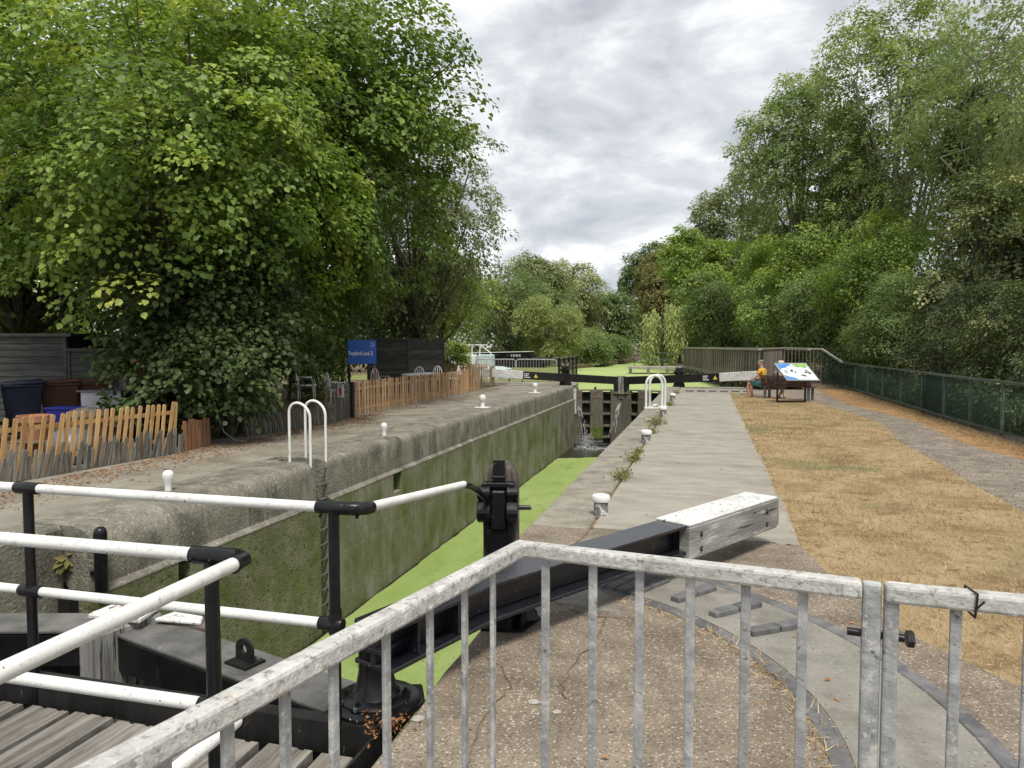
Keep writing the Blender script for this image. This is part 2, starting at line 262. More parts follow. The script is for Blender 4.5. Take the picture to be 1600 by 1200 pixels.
def text(name, body, size, mat, parent, loc, rot, align='LEFT', ext=.0015):
    cu = bpy.data.curves.new(name, 'FONT'); cu.body = body; cu.size = size; cu.align_x = align; cu.extrude = ext; cu.offset = size * .022
    t = bpy.data.objects.new(name, cu); COL.objects.link(t); bpy.context.view_layer.update()
    me = bpy.data.meshes.new_from_object(t.evaluated_get(bpy.context.evaluated_depsgraph_get())); bpy.data.objects.remove(t)
    me.materials.clear(); me.materials.append(MAT[mat]); return inst(name, me, parent, loc, rot)
def frac(a, b, t): return tuple(a[i] + (b[i] - a[i]) * t for i in range(len(a)))
def inside(poly, x, y):
    n = len(poly); c = np.zeros(len(x), bool); j = n - 1
    for i in range(n):
        xi, yi = poly[i]; xj, yj = poly[j]
        c ^= ((yi > y) != (yj > y)) & (x < (xj - xi) * (y - yi) / (yj - yi + 1e-12) + xi); j = i
    return c
def np_mesh(name, V, counts_quads=None, faces=None, tint=None, mat=None):
    """V (n,3); faces (m,k) same-size polygons"""
    me = bpy.data.meshes.new(name); n = len(V); m, kk = faces.shape
    me.vertices.add(n); me.vertices.foreach_set('co', V.astype(np.float32).ravel())
    me.loops.add(m * kk); me.loops.foreach_set('vertex_index', faces.astype(np.int32).ravel())
    me.polygons.add(m); me.polygons.foreach_set('loop_start', np.arange(0, m * kk, kk, dtype=np.int32))
    try: me.polygons.foreach_set('loop_total', np.full(m, kk, dtype=np.int32))
    except Exception: pass
    me.update(calc_edges=True)
    if tint is not None:
        at = me.attributes.new('tint', 'FLOAT', 'FACE'); at.data.foreach_set('value', tint.astype(np.float32))
    if mat: me.materials.append(mat)
    return me
def unit(a): return a / (np.linalg.norm(a, axis=1, keepdims=True) + 1e-9)
LEAF = {
 'round': (np.array([(0, 0, 0), (-.36, .22, .10), (-.40, .62, .12), (0, 1.0, -.10), (.40, .62, .12), (.36, .22, .10)]), [(0, 3, 2, 1), (0, 5, 4, 3)]),
 'oval': (np.array([(0, 0, 0), (-.26, .45, .08), (0, 1, -.06), (.26, .45, .08)]), [(0, 2, 1), (0, 3, 2)]),
 'narrow': (np.array([(0, 0, 0), (-.13, .45, .03), (0, 1, -.05), (.13, .45, .03)]), [(0, 2, 1), (0, 3, 2)]),
 'blade': (np.array([(-.05, 0, 0), (.05, 0, 0), (0, 1, 0)]), [(0, 1, 2)]),
 'spray': (np.array([(0, 0, 0), (-.30, .35, .05), (-.42, .75, -.02), (0, 1.05, -.08), (.38, .80, -.03), (.30, .30, .05)]), [(0, 3, 2, 1), (0, 5, 4, 3)]),
}
def leaves(name, P, nrm, dirv, size, tint, shape, mat):
    T, F = LEAF[shape]; n = len(P); nrm = unit(nrm)
    d = unit(dirv - nrm * np.sum(dirv * nrm, 1, keepdims=True)); x = np.cross(d, nrm)
    V = P[:, None, :] + size[:, None, None] * (T[None, :, 0:1] * x[:, None, :] + T[None, :, 1:2] * d[:, None, :] + T[None, :, 2:3] * nrm[:, None, :])
    V = V.reshape(-1, 3); Fa = np.array(F); nv = len(T)
    faces = (Fa[None, :, :] + (np.arange(n) * nv)[:, None, None]).reshape(-1, Fa.shape[1])
    return np_mesh(name, V, faces=faces, tint=np.clip(np.repeat(tint, len(F)), 0, 1), mat=mat)

# ------------------------------------------------------------------ the setting: ground, paving, water
from mathutils.geometry import tessellate_polygon
HOLE = [(-6.4, -25), (-6.4, 33.0), (-6.6, 38), (-7.6, 44), (-9.6, 53), (-12.0, 62), (-9.9, 75), (-9.2, 90), (-9.4, 140), (-5.2, 140), (-4.6, 95), (-3.4, 74), (-2.2, 62), (-.7, 54), (.7, 46), (1.7, 37), (1.5, 32.2), (-1.1, 31.7), (-1.1, -25)]
OUTER = [(-300, -60), (300, -60), (300, 500), (-300, 500)]
pl = [[Vector((x, y, 0)) for x, y in OUTER], [Vector((x, y, 0)) for x, y in HOLE]]
tri = tessellate_polygon(pl); g = MB(); g.add([(x, y, -.03) for x, y in OUTER + HOLE], [tuple(t) for t in tri])
nb = len(OUTER); H = len(HOLE)     # earth banks down to the water bed
g.add([(x, y, -.03) for x, y in HOLE] + [(x, y, -1.2) for x, y in HOLE], [(i, (i + 1) % H, H + (i + 1) % H, H + i) for i in range(2, 17)])
struct(g.build('ground', 'soil'))
def sheet(name, poly, z, mat):
    t = tessellate_polygon([[Vector((x, y, 0)) for x, y in poly]]); m = MB().add([(x, y, z) for x, y in poly], [tuple(q) for q in t]); return struct(m.build(name, mat))
LAWN = [(.86, 6.72), (.95, 6.0), (1.2, 4.88), (1.45, 4.45), (1.75, 4.0), (2.6, 3.2), (3.25, 3.4), (3.25, 8.68), (3.27, 10.5), (3.35, 12.0), (3.4, 14.4), (3.8, 17.6), (3.66, 20.1), (3.35, 23.0), (3.0, 24.6), (1.6, 26.4), (.9, 27.4)]
PATHL = [(3.2, -4), (3.25, 8.68), (3.27, 10.5), (3.35, 12.0), (3.4, 14.4), (3.8, 17.6), (3.66, 20.1), (3.35, 23.0), (2.6, 25.5), (1.4, 28.0), (1.4, 31.9)]
PATHR = [(4.3, 31.9), (4.2, 28.4), (4.1, 23.8), (4.4, 21.0), (4.75, 18.6), (4.5, 15.1), (4.6, 13.8), (4.76, 12.8), (4.9, -4)]
sheet('lawn', [(.74, 6.6), (.80, 5.9), (1.05, 4.75), (1.3, 4.3), (1.6, 3.85), (2.5, 3.1)] + LAWN[6:-1] + [(.75, 27.4)], -.003, 'lawn')
sheet('gravel_path', PATHL + PATHR, -.020, 'gravel')
sheet('verge', [(4.2, 31.5), (4.1, 28.4), (4.0, 23.8), (4.3, 21.0), (4.65, 18.6), (4.4, 15.1), (4.5, 13.8), (4.66, 12.8), (4.8, -4), (5.45, -4), (5.5, 32)], -.025, M('straw coloured verge litter', (.20, .11, .045), (.34, .21, .095), 2.4, bump=.8, bs=40, spots=(((.10, .07, .04), 6, .56, .7), ((.42, .29, .14), 14, .58, .7))))
sheet('garden_ground', [(-30, 2), (-8.9, 2), (-8.75, 30), (-30, 30)], -.022, MAT['soil'])
sheet('garden_lawn', [(-14, 13.5), (-8.9, 14.0), (-8.9, 25.5), (-14, 25)], -.014, MAT['lawn'])
# water sheets
struct(MB().add([(-6.3, -25, -2.9), (-1.2, -25, -2.9), (-1.2, 3.4, -2.9), (-6.3, 3.4, -2.9)], [(0, 1, 2, 3)]).build('lower_water', 'water'))
struct(MB().add([(-6.3, 3.4, -2.62), (-1.2, 3.4, -2.62), (-1.2, 31.8, -2.62), (-6.3, 31.8, -2.62)], [(0, 1, 2, 3)]).build('chamber_water', 'water'))
edge = []
for i in range(41):
    t = i / 40; x = -5.62 + 4.0 * t; edge.append((x, 27.2 + 1.3 * math.sin(t * 2.6) - .9 * t + .07 * math.sin(t * 23) + .05 * math.sin(t * 51)))
wob = lambda y: .045 + .012 * math.sin(y * 2.1) + .012 * math.sin(y * 5.3 + 1) + .010 * math.sin(y * 11)
ysl = [5.7 + .3 * i for i in range(71)]
cw = MB(); pts = [(-5.575 + wob(y), y) for y in ysl[::-1]] + [(-6.0, 5.55), (-6.0, 3.5), (-1.36, 3.5), (-1.38, 4.9)] + [(-1.70 - .6 * wob(y + 3), y) for y in ysl] + edge[::-1][1:-1]
cw.add([(x, y, -2.612) for x, y in pts], [tuple(q) for q in tessellate_polygon([[Vector((x, y, 0)) for x, y in pts]])])
struct(cw.build('duckweed_water', 'duckweed'))
dl = MB()
for i in range(240):   # bits of leaf and scum floating on the weed
    y = 4.5 + 22 * random.random() ** 1.3; x = random.uniform(-5.4, -1.8); r_ = random.uniform(.012, .035); a = random.uniform(0, 3.1); dl.add([(x + r_ * math.cos(a), y + r_ * math.sin(a), -2.608), (x - .4 * r_ * math.sin(a), y + .4 * r_ * math.cos(a), -2.605), (x - r_ * math.cos(a), y - r_ * math.sin(a), -2.608), (x + .4 * r_ * math.sin(a), y - .4 * r_ * math.cos(a), -2.606)], [(0, 1, 2, 3)])
o = stuff(dl.build('floating_litter', 'soil')); tag(o, 'dark bits of leaf floating on the duckweed in the chamber', 'litter')
struct(MB().add([(-30, 31.9, -.36), (10, 31.9, -.36), (10, 150, -.36), (-30, 150, -.36)], [(0, 1, 2, 3)]).build('pond_water', 'pondweed'))

# right lockside: aggregate apron, coping and slabs
def slabset(name, mat, polys, z0=-.14, z1=0, bevel=.008):
    r = bpy.data.objects.new(name, None); COL.objects.link(r); ORG[r.name] = Vector(); r['kind'] = 'structure'
    for p in polys: MB().slab(p, z0, z1).build('slab', mat, r, bevel=bevel)
    return r
struct(MB().slab([(-1.33, 1.2), (-1.335, 2.4), (-1.32, 3.1), (-1.345, 3.6), (-1.325, 4.1), (-1.34, 4.5), (-1.35, 4.85), (-1.50, 5.05), (-1.63, 5.28), (-1.66, 5.6), (-1.655, 6.83), (.83, 6.69), (.92, 6.0), (1.17, 4.88), (1.42, 4.45), (1.72, 4.0), (2.6, 3.2), (3.2, 3.3), (3.2, -4), (-1.2, -4)], -.2, -.001).build('aggregate_apron', 'apron', bevel=.012))
cps = []
y = 6.86
for ln in (4.1, 3.9, 4.2, 4.0, 4.3, 4.2):
    cps.append([(-1.66, y), (-1.66, y + ln - .006), (-1.085, y + ln - .006), (-1.085, y)]); y += ln
slabset('lock_coping', 'coping', cps, -.5, 0, .02)
bays = []; y = 6.78; first = True
for ln in (2.2, 3.4, 3.7, 3.6, 3.9, 3.9):
    y2 = y + ln
    bays.append([(-1.045, y + (.10 if first else 0)), (-1.05, y2 - .012), (.86, y2 - .012), (.82, y - (.08 if first else 0))]); y = y2; first = False
slabset('lockside_paving', 'concrete', bays)
struct(MB().slab([(-1.05, 27.5), (-1.05, 31.6), (1.5, 32.1), (1.6, 28.2), (.9, 27.5)], -.3, -.006).build('upper_apron', 'coping', bevel=.01))
# curved push band of the balance beam with its brick edging and treads
CX, CY = -1.5, 3.2
def arc(r, a): return (CX + r * math.cos(R(a)), CY + r * math.sin(R(a)))
band = [arc(2.12, a) for a in range(-20, 73, 4)] + [arc(2.70, a) for a in range(72, -21, -4)]
pb = MB().slab(band, -.1, .004).build('push_band', 'band'); struct(pb)
pad = struct(MB().slab([(-1.1, 4.78), (-1.02, 5.3), (-.86, 5.52), (-.62, 5.45), (-.85, 5.20), (-.62, 4.98), (-.52, 4.66)], -.1, .003).build('concrete_patch', 'band'))
def ringbrick(r0, r1, a0, a1, z0, z1):
    p = [arc(r0, a0), arc(r0, a1), arc(r1, a1), arc(r1, a0)]; c = arc((r0 + r1) / 2, (a0 + a1) / 2)
    return MB().slab(p, z0, z1).build('brick', 'brick', pb, bevel=.006, org=(c[0], c[1], 0))
for i in range(17):
    a = -19 + i * 5.4; ringbrick(2.02, 2.113, a, a + 5.25, -.05, .006)
for i in range(20):
    a = -19 + i * 4.5; ringbrick(2.707, 2.80, a, a + 4.4, -.05, .007)
for a in (53.5, 45.0, 36.5):
    for (r0, r1) in ((2.20, 2.405), (2.415, 2.62)):
        ringbrick(r0, r1, a - .95, a + .95, 0, .04)
for k in range(5):
    for (r0, r1) in ((2.08, 2.29), (2.30, 2.52)): ringbrick(r0, r1, 60 + k * 2.35, 60 + k * 2.35 + 2.2, 0, .03)
for i in range(6):
    struct_b = MB().box((-.62 + i * .42, 28.4 + .05 * i, .02), (.30, .09, .05)).build('brick', 'brick', pb, bevel=.006)
# pale lichen spots and a patch repair lying on the apron
lp = MB()
for i in range(30):
    x = random.uniform(-1.3, 1.2); y = random.uniform(2.4, 5.2); rr = random.choice((.008, .012, .018, .03)) * random.uniform(.6, 1.2)
    if math.hypot(x - CX, y - CY) > 2.0: continue
    n = 18; lp.add([(x, y, .0036)] + [(x + rr * random.uniform(.85, 1.1) * math.cos(k * 6.283 / n), y + rr * random.uniform(.85, 1.1) * math.sin(k * 6.283 / n), .003) for k in range(n)], [(0, k + 1, (k + 1) % n + 1) for k in range(n)])
o = stuff(lp.build('lichen', 'patch', None)); tag(o, 'small pale lichen spots on the brown aggregate concrete', 'lichen')

# left lockside
struct(MB().slab([(-6.55, -8), (-6.55, 33), (-8.75, 33), (-8.9, 14), (-8.9, -8)], -.2, -.004).build('left_lockside', 'left_paving'))
struct(MB().slab([(-5.66, 31.4), (-6.55, 31.4), (-6.55, 33.01), (-12, 33.3), (-12, 44), (-7.7, 44), (-6.6, 38), (-5.75, 33)], -.9, -.012).build('upper_left_lockside', 'left_paving'))
# left chamber wall
lw = thing('lock_wall', 'long algae stained concrete chamber wall on the left, with a ladder recess', 'wall', (-6.0, 18, -2.6))
rs = np.random.RandomState(3)
def topgrid(y0, y1):
    b = MB(); ny = max(2, int((y1 - y0) / .16)); rows = []
    for j in range(ny + 1):
        y = y0 + (y1 - y0) * j / ny; near = max(0, min(1, (10 - y) / 4)); e = .06 * near
        ph = [0]
        def j1(a): ph[0] += 1.7; return .45 * a * (.5 * math.sin(y * 1.3 + ph[0]) + .35 * math.sin(y * 3.1 + 2 * ph[0]) + .3 * rs.uniform(-1, 1))
        q = .25 + .75 * near
        prof = [(-6.56, -.001), (-6.2, -.002 + j1(.003)), (-5.72 - .22 * q, -.005 + j1(.006)), (-5.69 - .15 * q, -.012 - .02 * q + j1(.010)), (-5.675 - .09 * q, -.025 - .05 * q + j1(.012)), (-5.664 - .04 * q, -.05 - .10 * q + j1(.012)), (-5.66 + j1(.008), -.09 - .16 * q), (-5.655 + j1(.010), -.34), (-5.652 + j1(.010), -.46), (-5.65 + j1(.006), -.575), (-5.58 + j1(.008), -.615 + j1(.006)), (-5.575, -.63), (-6.0, -.63)]
        rows.append([(x, y, z) for x, z in prof])
    n = len(rows[0]); V = [p for r in rows for p in r]; F = [(j * n + i, j * n + i + 1, (j + 1) * n + i + 1, (j + 1) * n + i) for j in range(ny) for i in range(n - 1)]
    F += [tuple(range(n)), tuple(ny * n + i for i in range(n - 1, -1, -1))]
    return b.add(V, F)
for a, c in ((5.6, 9.64), (9.96, 31.4)):
    topgrid(a, c).build('upper_face', 'wall_top', lw, smooth=True)
MB().box((-6.22, 9.80, -2.3), (.6, .40, 4.4)).build('recess_back', 'wall_low', lw)
MB().box((-6.34, 2.0, -2.25), (.6, 7.2, 4.49)).build('recess_wall', 'wall_top', lw, bevel=.03)
MB().box((-6.20, 18.5, -2.6), (.6, 26, 3.8)).build('core', 'dark', lw)
ys = [5.6, 6.62, 6.80, 9.64, None, 9.96, 12.27, 12.62, 15.4, 18.8, 22.2, 25.4, 28.4, 31.4]
for i in range(len(ys) - 1):
    if ys[i] is None or ys[i + 1] is None: continue
    a, c = ys[i] + .006, ys[i + 1] - .006; nt_ = i in (1, 6)
    MB().box((-5.78, (a + c) / 2, (-1.55 + (-.98 if nt_ else -.632)) / 2), (.40, c - a, 1.55 - (.98 if nt_ else .632))).build('wall_panel', 'wall_moss' if i < 3 else 'wall_low', lw, bevel=.004)
    MB().box((-5.777, (a + c) / 2, -3.03), (.40, c - a, 2.955)).build('wall_panel', 'wall_moss' if i < 3 else 'wall_low', lw, bevel=.004)
    if nt_: MB().box((-5.75, (a + c) / 2, -.80), (.03, c - a, .03)).build('notch_bar', 'blackmatt', lw)
for i in range(12):
    MB().tube([(-5.66, 9.645, -.13 - .235 * i), (-5.66, 9.955, -.13 - .235 * i)], .016, 8).build('rung', 'steel', lw)
MB().box((-5.585, 31.38, -.7), (.10, .14, 1.1)).build('wall_strip', 'whitewood', lw)
rw = MB().slab([(-1.36, 1.2), (-1.36, 4.9), (-1.68, 5.35), (-1.68, 31.5), (-1.07, 31.5), (-1.07, 1.2)], -4.5, -.05)
tag(rw.build('lock_wall', 'wall_low'), 'right chamber wall face below the grey coping stones', 'wall')

# ------------------------------------------------------------------ near (lower) gates
MAT['gatecap'] = M('dusty dark gate top', (.085, .083, .078), (.17, .165, .155), 5, rough=.7, bump=.4, bs=25, spots=(((.38, .38, .36), 24, .68, .73),))
def leaf_near(label, heel, mitre, side):
    h = Vector((*heel, 0)); m = Vector((*mitre, 0)); d = (m - h).normalized(); n = Vector((-d.y, d.x, 0)); n = n if n.y > 0 else -n; Ln = (m - h).length
    t = thing('lock_gate', label, 'lock gate', (heel[0], heel[1], -2.9), 'near pair of lock gates')
    P = lambda s, o, z: h + d * s + n * o + Vector((0, 0, z))
    MB().bar(P(0, 0, -.19), P(Ln - .12, 0, -.19), .30, .22).build('top_rail', 'blackpaint', t, bevel=.012)
    MB().bar(P(0, .0, -.068), P(Ln - .13, .0, -.068), .312, .02).build('top_plank', 'gatecap', t, bevel=.004)
    for z in (-.75, -1.4, -2.05, -2.6): MB().bar(P(0, 0, z), P(Ln - .12, 0, z), .26, .20).build('rail', 'blackmatt', t, bevel=.01)
    for z in (-.36, -.9): MB().bar(P(.15, -.165, z), P(Ln * .55, -.165, z), .02, .05).build('angle_iron', 'blackpaint', t)
    k = 9
    for i in range(k):
        a, b = Ln * i / k + .004, Ln * (i + 1) / k - .004
        MB().bar(P((a + b) / 2, .17, -2.9), P((a + b) / 2, .17, -.29), b - a, .05, up=n).build('plank', 'blackmatt', t)
    MB().bar(P(.02, 0, -2.95), P(.02, 0, -.05), .24, .30, up=n).build('heel_post', 'blackmatt', t, bevel=.02)
    MB().bar(P(Ln - .07, -.06, -2.95), P(Ln - .07, -.06, -.02), .125, .44, up=n).build('mitre_post', 'greywood', t, bevel=.012)
    return t, P, Ln
gr, P, Ln = leaf_near('black near lock gate whose beam crosses the brown apron', (-1.62, 3.24), (-3.63, 3.83), 1)
gl, P2, L2 = leaf_near('black near lock gate reaching the left wall', (-5.95, 3.22), (-3.67, 3.83), -1)
cap = MB(); cap.slab([(-3.83, 3.70), (-3.80, 4.02), (-3.50, 3.98), (-3.44, 3.72)], -.012, .03); cap.build('white_cap', 'whitewood', gr, bevel=.012)
MB().slab([(-3.44, 3.84), (-3.40, 3.98), (-3.16, 3.96), (-3.10, 3.86)], -.04, -.015).build('side_cap', 'whitewood', gr, bevel=.008)
MB().bar((-3.40, 3.93, -.12), (-3.05, 3.90, -.12), .10, .16).build('cap_block', 'gatetop', gr, bevel=.008)
MB().box((-3.66, 3.86, .0315), (.10, .06, .003), rz=.3).build('red_stain', 'red', gr)
# lifting lug with a round hole
lug = MB(); c = Vector((-2.52, 3.50, -.055)); ang = math.atan2(.59, -2.01); dx = Vector((math.cos(ang), math.sin(ang), 0)); dn = Vector((-dx.y, dx.x, 0))
ro = [(-.07, 0)] + [(-.07 * math.cos(a), .075 + .065 * math.sin(a)) for a in [math.pi * i / 12 for i in range(13)]] + [(.07, 0)]
ri = [(.026 * math.cos(a), .08 + .026 * math.sin(a)) for a in [2 * math.pi * i / 12 for i in range(12)]]
tt = tessellate_polygon([[Vector((x, y, 0)) for x, y in ro], [Vector((x, y, 0)) for x, y in ri]]); al = ro + ri
for sgn in (-.009, .009): lug.add([c + dx * x + dn * sgn + Vector((0, 0, z)) for x, z in al], [tuple(q) for q in tt])
for lp_ in (ro, ri):
    k = len(lp_); lug.add([c + dx * x + dn * s_ + Vector((0, 0, z)) for s_ in (-.009, .009) for x, z in lp_], [(i, (i + 1) % k, k + (i + 1) % k, k + i) for i in range(k)])
lug.build('lug', 'blackmatt', gr); MB().bar(c - dx * .09 + Vector((0, 0, .004)), c + dx * .09 + Vector((0, 0, .004)), .14, .016).build('lug_plate', 'blackmatt', gr)
for sx in (-.06, .06): MB().lathe(c + dx * sx - dn * .045 + Vector((0, 0, .012)), [(.014, 0), (.014, .014)], 6).build('bolt', 'steel', gr)
# heel pedestal, plate, bolts
MB().slab([(-1.78, 3.02), (-1.74, 3.36), (-1.42, 3.46), (-1.34, 3.30), (-1.40, 3.04)], -.09, -.02).build('heel_plate', 'blackpaint', gr, bevel=.01)
MB().lathe((-1.57, 3.22, -.02), [(.17, 0), (.17, .03), (.15, .045), (.12, .05), (.10, .08), (.085, .16), (.085, .29)], 20).build('pedestal', 'blackpaint', gr, smooth=True)
MB().lathe((-1.57, 3.22, -.02), [(.22, 0), (.22, .012), (.2, .02)], 24).build('collar_ring', 'blackpaint', gr, smooth=True)
for a in (20, 80, 140, 200, 260, 320): MB().lathe((-1.57 + .145 * math.cos(R(a)), 3.22 + .145 * math.sin(R(a)), .012), [(.018, 0), (.018, .018), (.009, .018), (.009, .03)], 6).build('bolt', 'blackpaint', gr)
for (bx, by) in ((-1.46, 3.10), (-1.44, 3.30), (-1.70, 3.10), (-1.60, 3.06)): MB().lathe((bx, by, -.02), [(.024, 0), (.024, .02), (.012, .02), (.012, .04)], 6).build('bolt', 'steel', gr)
MB().slab([(-1.67, 3.14), (-1.61, 3.33), (-1.43, 3.28), (-1.48, 3.08)], .275, .30).build('pedestal_cap', 'blackbeam', gr, bevel=.003)
sg = MB().slab([(-1.60, 3.20), (-1.575, 3.305), (-1.465, 3.275), (-1.485, 3.17)], .3015, .3045).build('warning_plate', 'white', gr)
rg = MB(); cc = Vector((-1.531, 3.238, .3055)); nn = 20
rg.add([cc + Vector((r_ * math.cos(6.2832 * i / nn), r_ * math.sin(6.2832 * i / nn), 0)) for r_ in (.044, .034) for i in range(nn)], [(i, (i + 1) % nn, nn + (i + 1) % nn, nn + i) for i in range(nn)]); rg.build('red_ring', 'red', sg)
MB().bar(cc + Vector((-.026, .026, .0006)), cc + Vector((.026, -.026, .0006)), .009, .0008).build('red_slash', 'red', sg)
MB().bar(cc + Vector((-.012, -.018, .0002)), cc + Vector((.014, .018, .0002)), .010, .0006).build('pictogram', 'blackpaint', sg)
# cranked steel balance beam (I section) with white timber end
A0, A1, A2, A3 = Vector((-1.53, 3.10, 0)), Vector((-1.235, 3.88, 0)), Vector((-.235, 5.50, 0)), Vector((.48, 6.72, 0))
def ibeam(segs, z0, z1, w, name, mat):
    b = MB()
    for z, t, ww in ((z1 - .012, .024, w), (z0 + .012, .024, w), ((z0 + z1) / 2, z1 - z0 - .048, .03)):
        pts = []
        for i, p in enumerate(segs):
            d1 = (segs[min(i + 1, len(segs) - 1)] - segs[max(i - 1, 0)]).normalized(); nrm = Vector((d1.y, -d1.x, 0)); pts.append((p - nrm * ww / 2, p + nrm * ww / 2))
        poly = [p[0] for p in pts] + [p[1] for p in pts[::-1]]
        b.slab([(p.x, p.y) for p in poly], z - t / 2, z + t / 2)
    return b.build(name, mat, gr, bevel=.004)
ibeam([A0, A1, A2 + (A3 - A2) * .06], .20, .42, .25, 'balance_beam', 'blackbeam')
for f in (.25, .62): 
    p = A0 + (A1 - A0) * f; MB().box((p.x + .055, p.y - .02, .31), (.10, .012, .17), rz=-.35).build('stiffener', 'blackbeam', gr)
dB = (A3 - A2).normalized(); nB = Vector((dB.y, -dB.x, 0))
for sgn in (1, -1): MB().bar(A2 + nB * .105 * sgn + Vector((0, 0, .285)), A3 + nB * .105 * sgn + Vector((0, 0, .285)), .10, .25).build('beam_end', 'endwood', gr, bevel=.01)
MB().bar(A2 + nB * .0 + Vector((0, 0, .423)), A3 + Vector((0, 0, .423)), .30, .022).build('beam_top', 'whitewood', gr, bevel=.006)
MB().bar(A2 + Vector((0, 0, .285)), A3 - dB * .03 + Vector((0, 0, .285)), .105, .23).build('beam_core', 'blackmatt', gr)
MB().box(A3 + dB * .012 + Vector((0, 0, .30)), (.32, .03, .25), rz=math.atan2(dB.y, dB.x) - math.pi / 2).build('end_grain', 'greywood', gr, bevel=.015)
for f in (.11, .86):
    for z in (.335, .225):
        p = A2 + (A3 - A2) * f + nB * .156 + Vector((0, 0, z)); MB().tube([p, p + nB * .006], .019, 10).build('bolt_hole', 'dark', gr); MB().tube([p + nB * .004, p + nB * .012], .010, 6).build('bolt', 'steel', gr)
# gusset bracket carrying the beam
bs_ = thing('beam_bracket', 'black steel gusset bracket under the bend of the near beam', 'bracket', (-1.15, 4.4, 0))
MB().slab([(-1.32, 4.15), (-1.06, 4.19), (-.98, 4.52), (-1.10, 4.70), (-1.30, 4.5)], .0, .018).build('base_plate', 'blackpaint', bs_, bevel=.003)
MB().prism([(-1.26, 4.20, .02), (-1.00, 4.40, .02), (-1.13, 4.34, .195), (-1.24, 4.26, .195)], (0, 0, 0), (.012, -.012, 0)).build('gusset', 'blackpaint', bs_)
MB().prism([(-1.08, 4.22, .02), (-1.04, 4.50, .02), (-1.10, 4.34, .195)], (0, 0, 0), (-.014, 0, 0)).build('gusset', 'blackpaint', bs_)
MB().bar((-1.18, 4.24, .02), (-1.18, 4.24, .197), .16, .10).build('pad', 'blackpaint', bs_, bevel=.004)

# ------------------------------------------------------------------ footbridge deck by the near gates with its tubular handrails
fb = thing('gate_footbridge', 'slatted timber walkway with white tubular handrails at the near gates', 'footbridge', (-3.6, 2.55, -.3))
pk = MB()
wd, gp = .235, .05
prof = [(-wd/2, -.05), (wd/2, -.05), (wd/2, 0), (.075, 0), (.070, -.007), (.045, -.007), (.040, 0), (-.02, 0), (-.025, -.007), (-.05, -.007), (-.055, 0), (-wd/2, 0)]
pk.prism([(x, 0, z) for x, z in prof], (0, -.41, 0), (0, .41, 0)); pm = pk.mesh('plank'); pm.materials.append(MAT['deck'])
for i in range(17):
    x = -1.60 - i * (wd + gp); inst('plank', pm, fb, (x, 2.53 + random.uniform(-.01, .01), -.15 + random.uniform(-.004, .004)), (0, random.uniform(-.012, .012), random.uniform(-.008, .008)))
MB().bar((-6.2, 2.985, -.10), (-1.46, 2.985, -.10), .012, .15).build('kick_plate', 'blackmatt', fb); MB().bar((-6.2, 3.02, -.03), (-1.46, 3.02, -.03), .08, .012).build('kick_plate_flange', 'blackmatt', fb)
MB().bar((-1.452, 2.1, -.11), (-1.452, 3.05, -.11), .014, .14).build('end_plate', 'blackmatt', fb)
for y in (2.2, 2.86): MB().bar((-6.2, y, -.27), (-1.36, y, -.27), .08, .14).build('joist', 'blackmatt', fb)
def post(x, y, z0, z1): MB().tube([(x, y, z0), (x, y, z1)], .026, 14).build('stanchion', 'blackpaint', fb, smooth=True)
def rail(p, q, r=.0245): MB().tube([p, q], r, 16).build('handrail', 'whitepaint', fb, smooth=True)
def clamp(p, q, r=.032): MB().tube([p, frac(p, q, .04), frac(p, q, .96), q], [r * .93, r, r, r * .93], 16).build('clamp', 'blackpaint', fb, smooth=True)
ZA, ZM = 1.0, .45
for (x, y) in ((-3.45, 2.985), (-5.2, 2.985), (-1.66, 2.985)): post(x, y, -.16, ZA)
for (x, y) in ((-1.70, 2.18), (-3.3, 2.16), (-5.0, 2.15)): post(x, y, -.16, ZA)
rail((-6.3, 2.985, ZA), (-1.72, 2.985, ZA)); rail((-6.3, 2.985, ZM), (-1.70, 2.985, ZM))
for x in (-3.45, -5.2): clamp((x - .075, 2.985, ZA), (x + .075, 2.985, ZA)); clamp((x - .07, 2.985, ZM), (x + .07, 2.985, ZM))
clamp((-1.745, 2.985, ZA), (-1.60, 2.985, ZA)); clamp((-1.60, 2.985, ZA), (-1.535, 3.01, ZA)); MB().tube([(-1.62, 2.985, ZA), (-1.55, 2.99, ZA), (-1.52, 3.03, .997), (-1.52, 3.08, .99)], .032, 16).build('elbow', 'blackpaint', fb, smooth=True)
clamp((-1.74, 2.985, ZM), (-1.62, 2.985, ZM)); MB().tube([(-1.66, 2.985, ZM - .04), (-1.66, 2.985, ZM + .07)], .031, 16).build('collar', 'blackpaint', fb, smooth=True)
rail((-1.52, 3.05, .995), (-1.53, 4.46, .84), .0235)
MB().tube([(-1.53, 4.44, .842), (-1.51, 4.52, .82), (-1.55, 4.80, .735), (-1.57, 5.12, .60)], .022, 10).build('rail_bracket', 'blackpaint', fb, smooth=True)
rail((-6.3, 2.13, ZA), (-1.70, 2.18, ZA)); rail((-6.3, 2.13, ZM), (-1.70, 2.18, ZM))
clamp((-1.78, 2.18, ZA), (-1.65, 2.182, ZA)); MB().tube([(-1.68, 2.18, ZA), (-1.60, 2.185, ZA), (-1.565, 2.165, ZA), (-1.56, 2.11, ZA)], .033, 16).build('elbow', 'blackpaint', fb, smooth=True)
MB().tube([(-1.68, 2.18, ZM), (-1.60, 2.185, ZM), (-1.565, 2.165, ZM), (-1.56, 2.11, ZM)], .033, 16).build('elbow', 'blackpaint', fb, smooth=True)
clamp((-1.76, 2.18, ZM), (-1.65, 2.18, ZM))
rail((-1.56, 2.13, ZA), (-1.55, .2, ZA)); rail((-1.56, 2.13, ZM), (-1.55, .2, ZM))
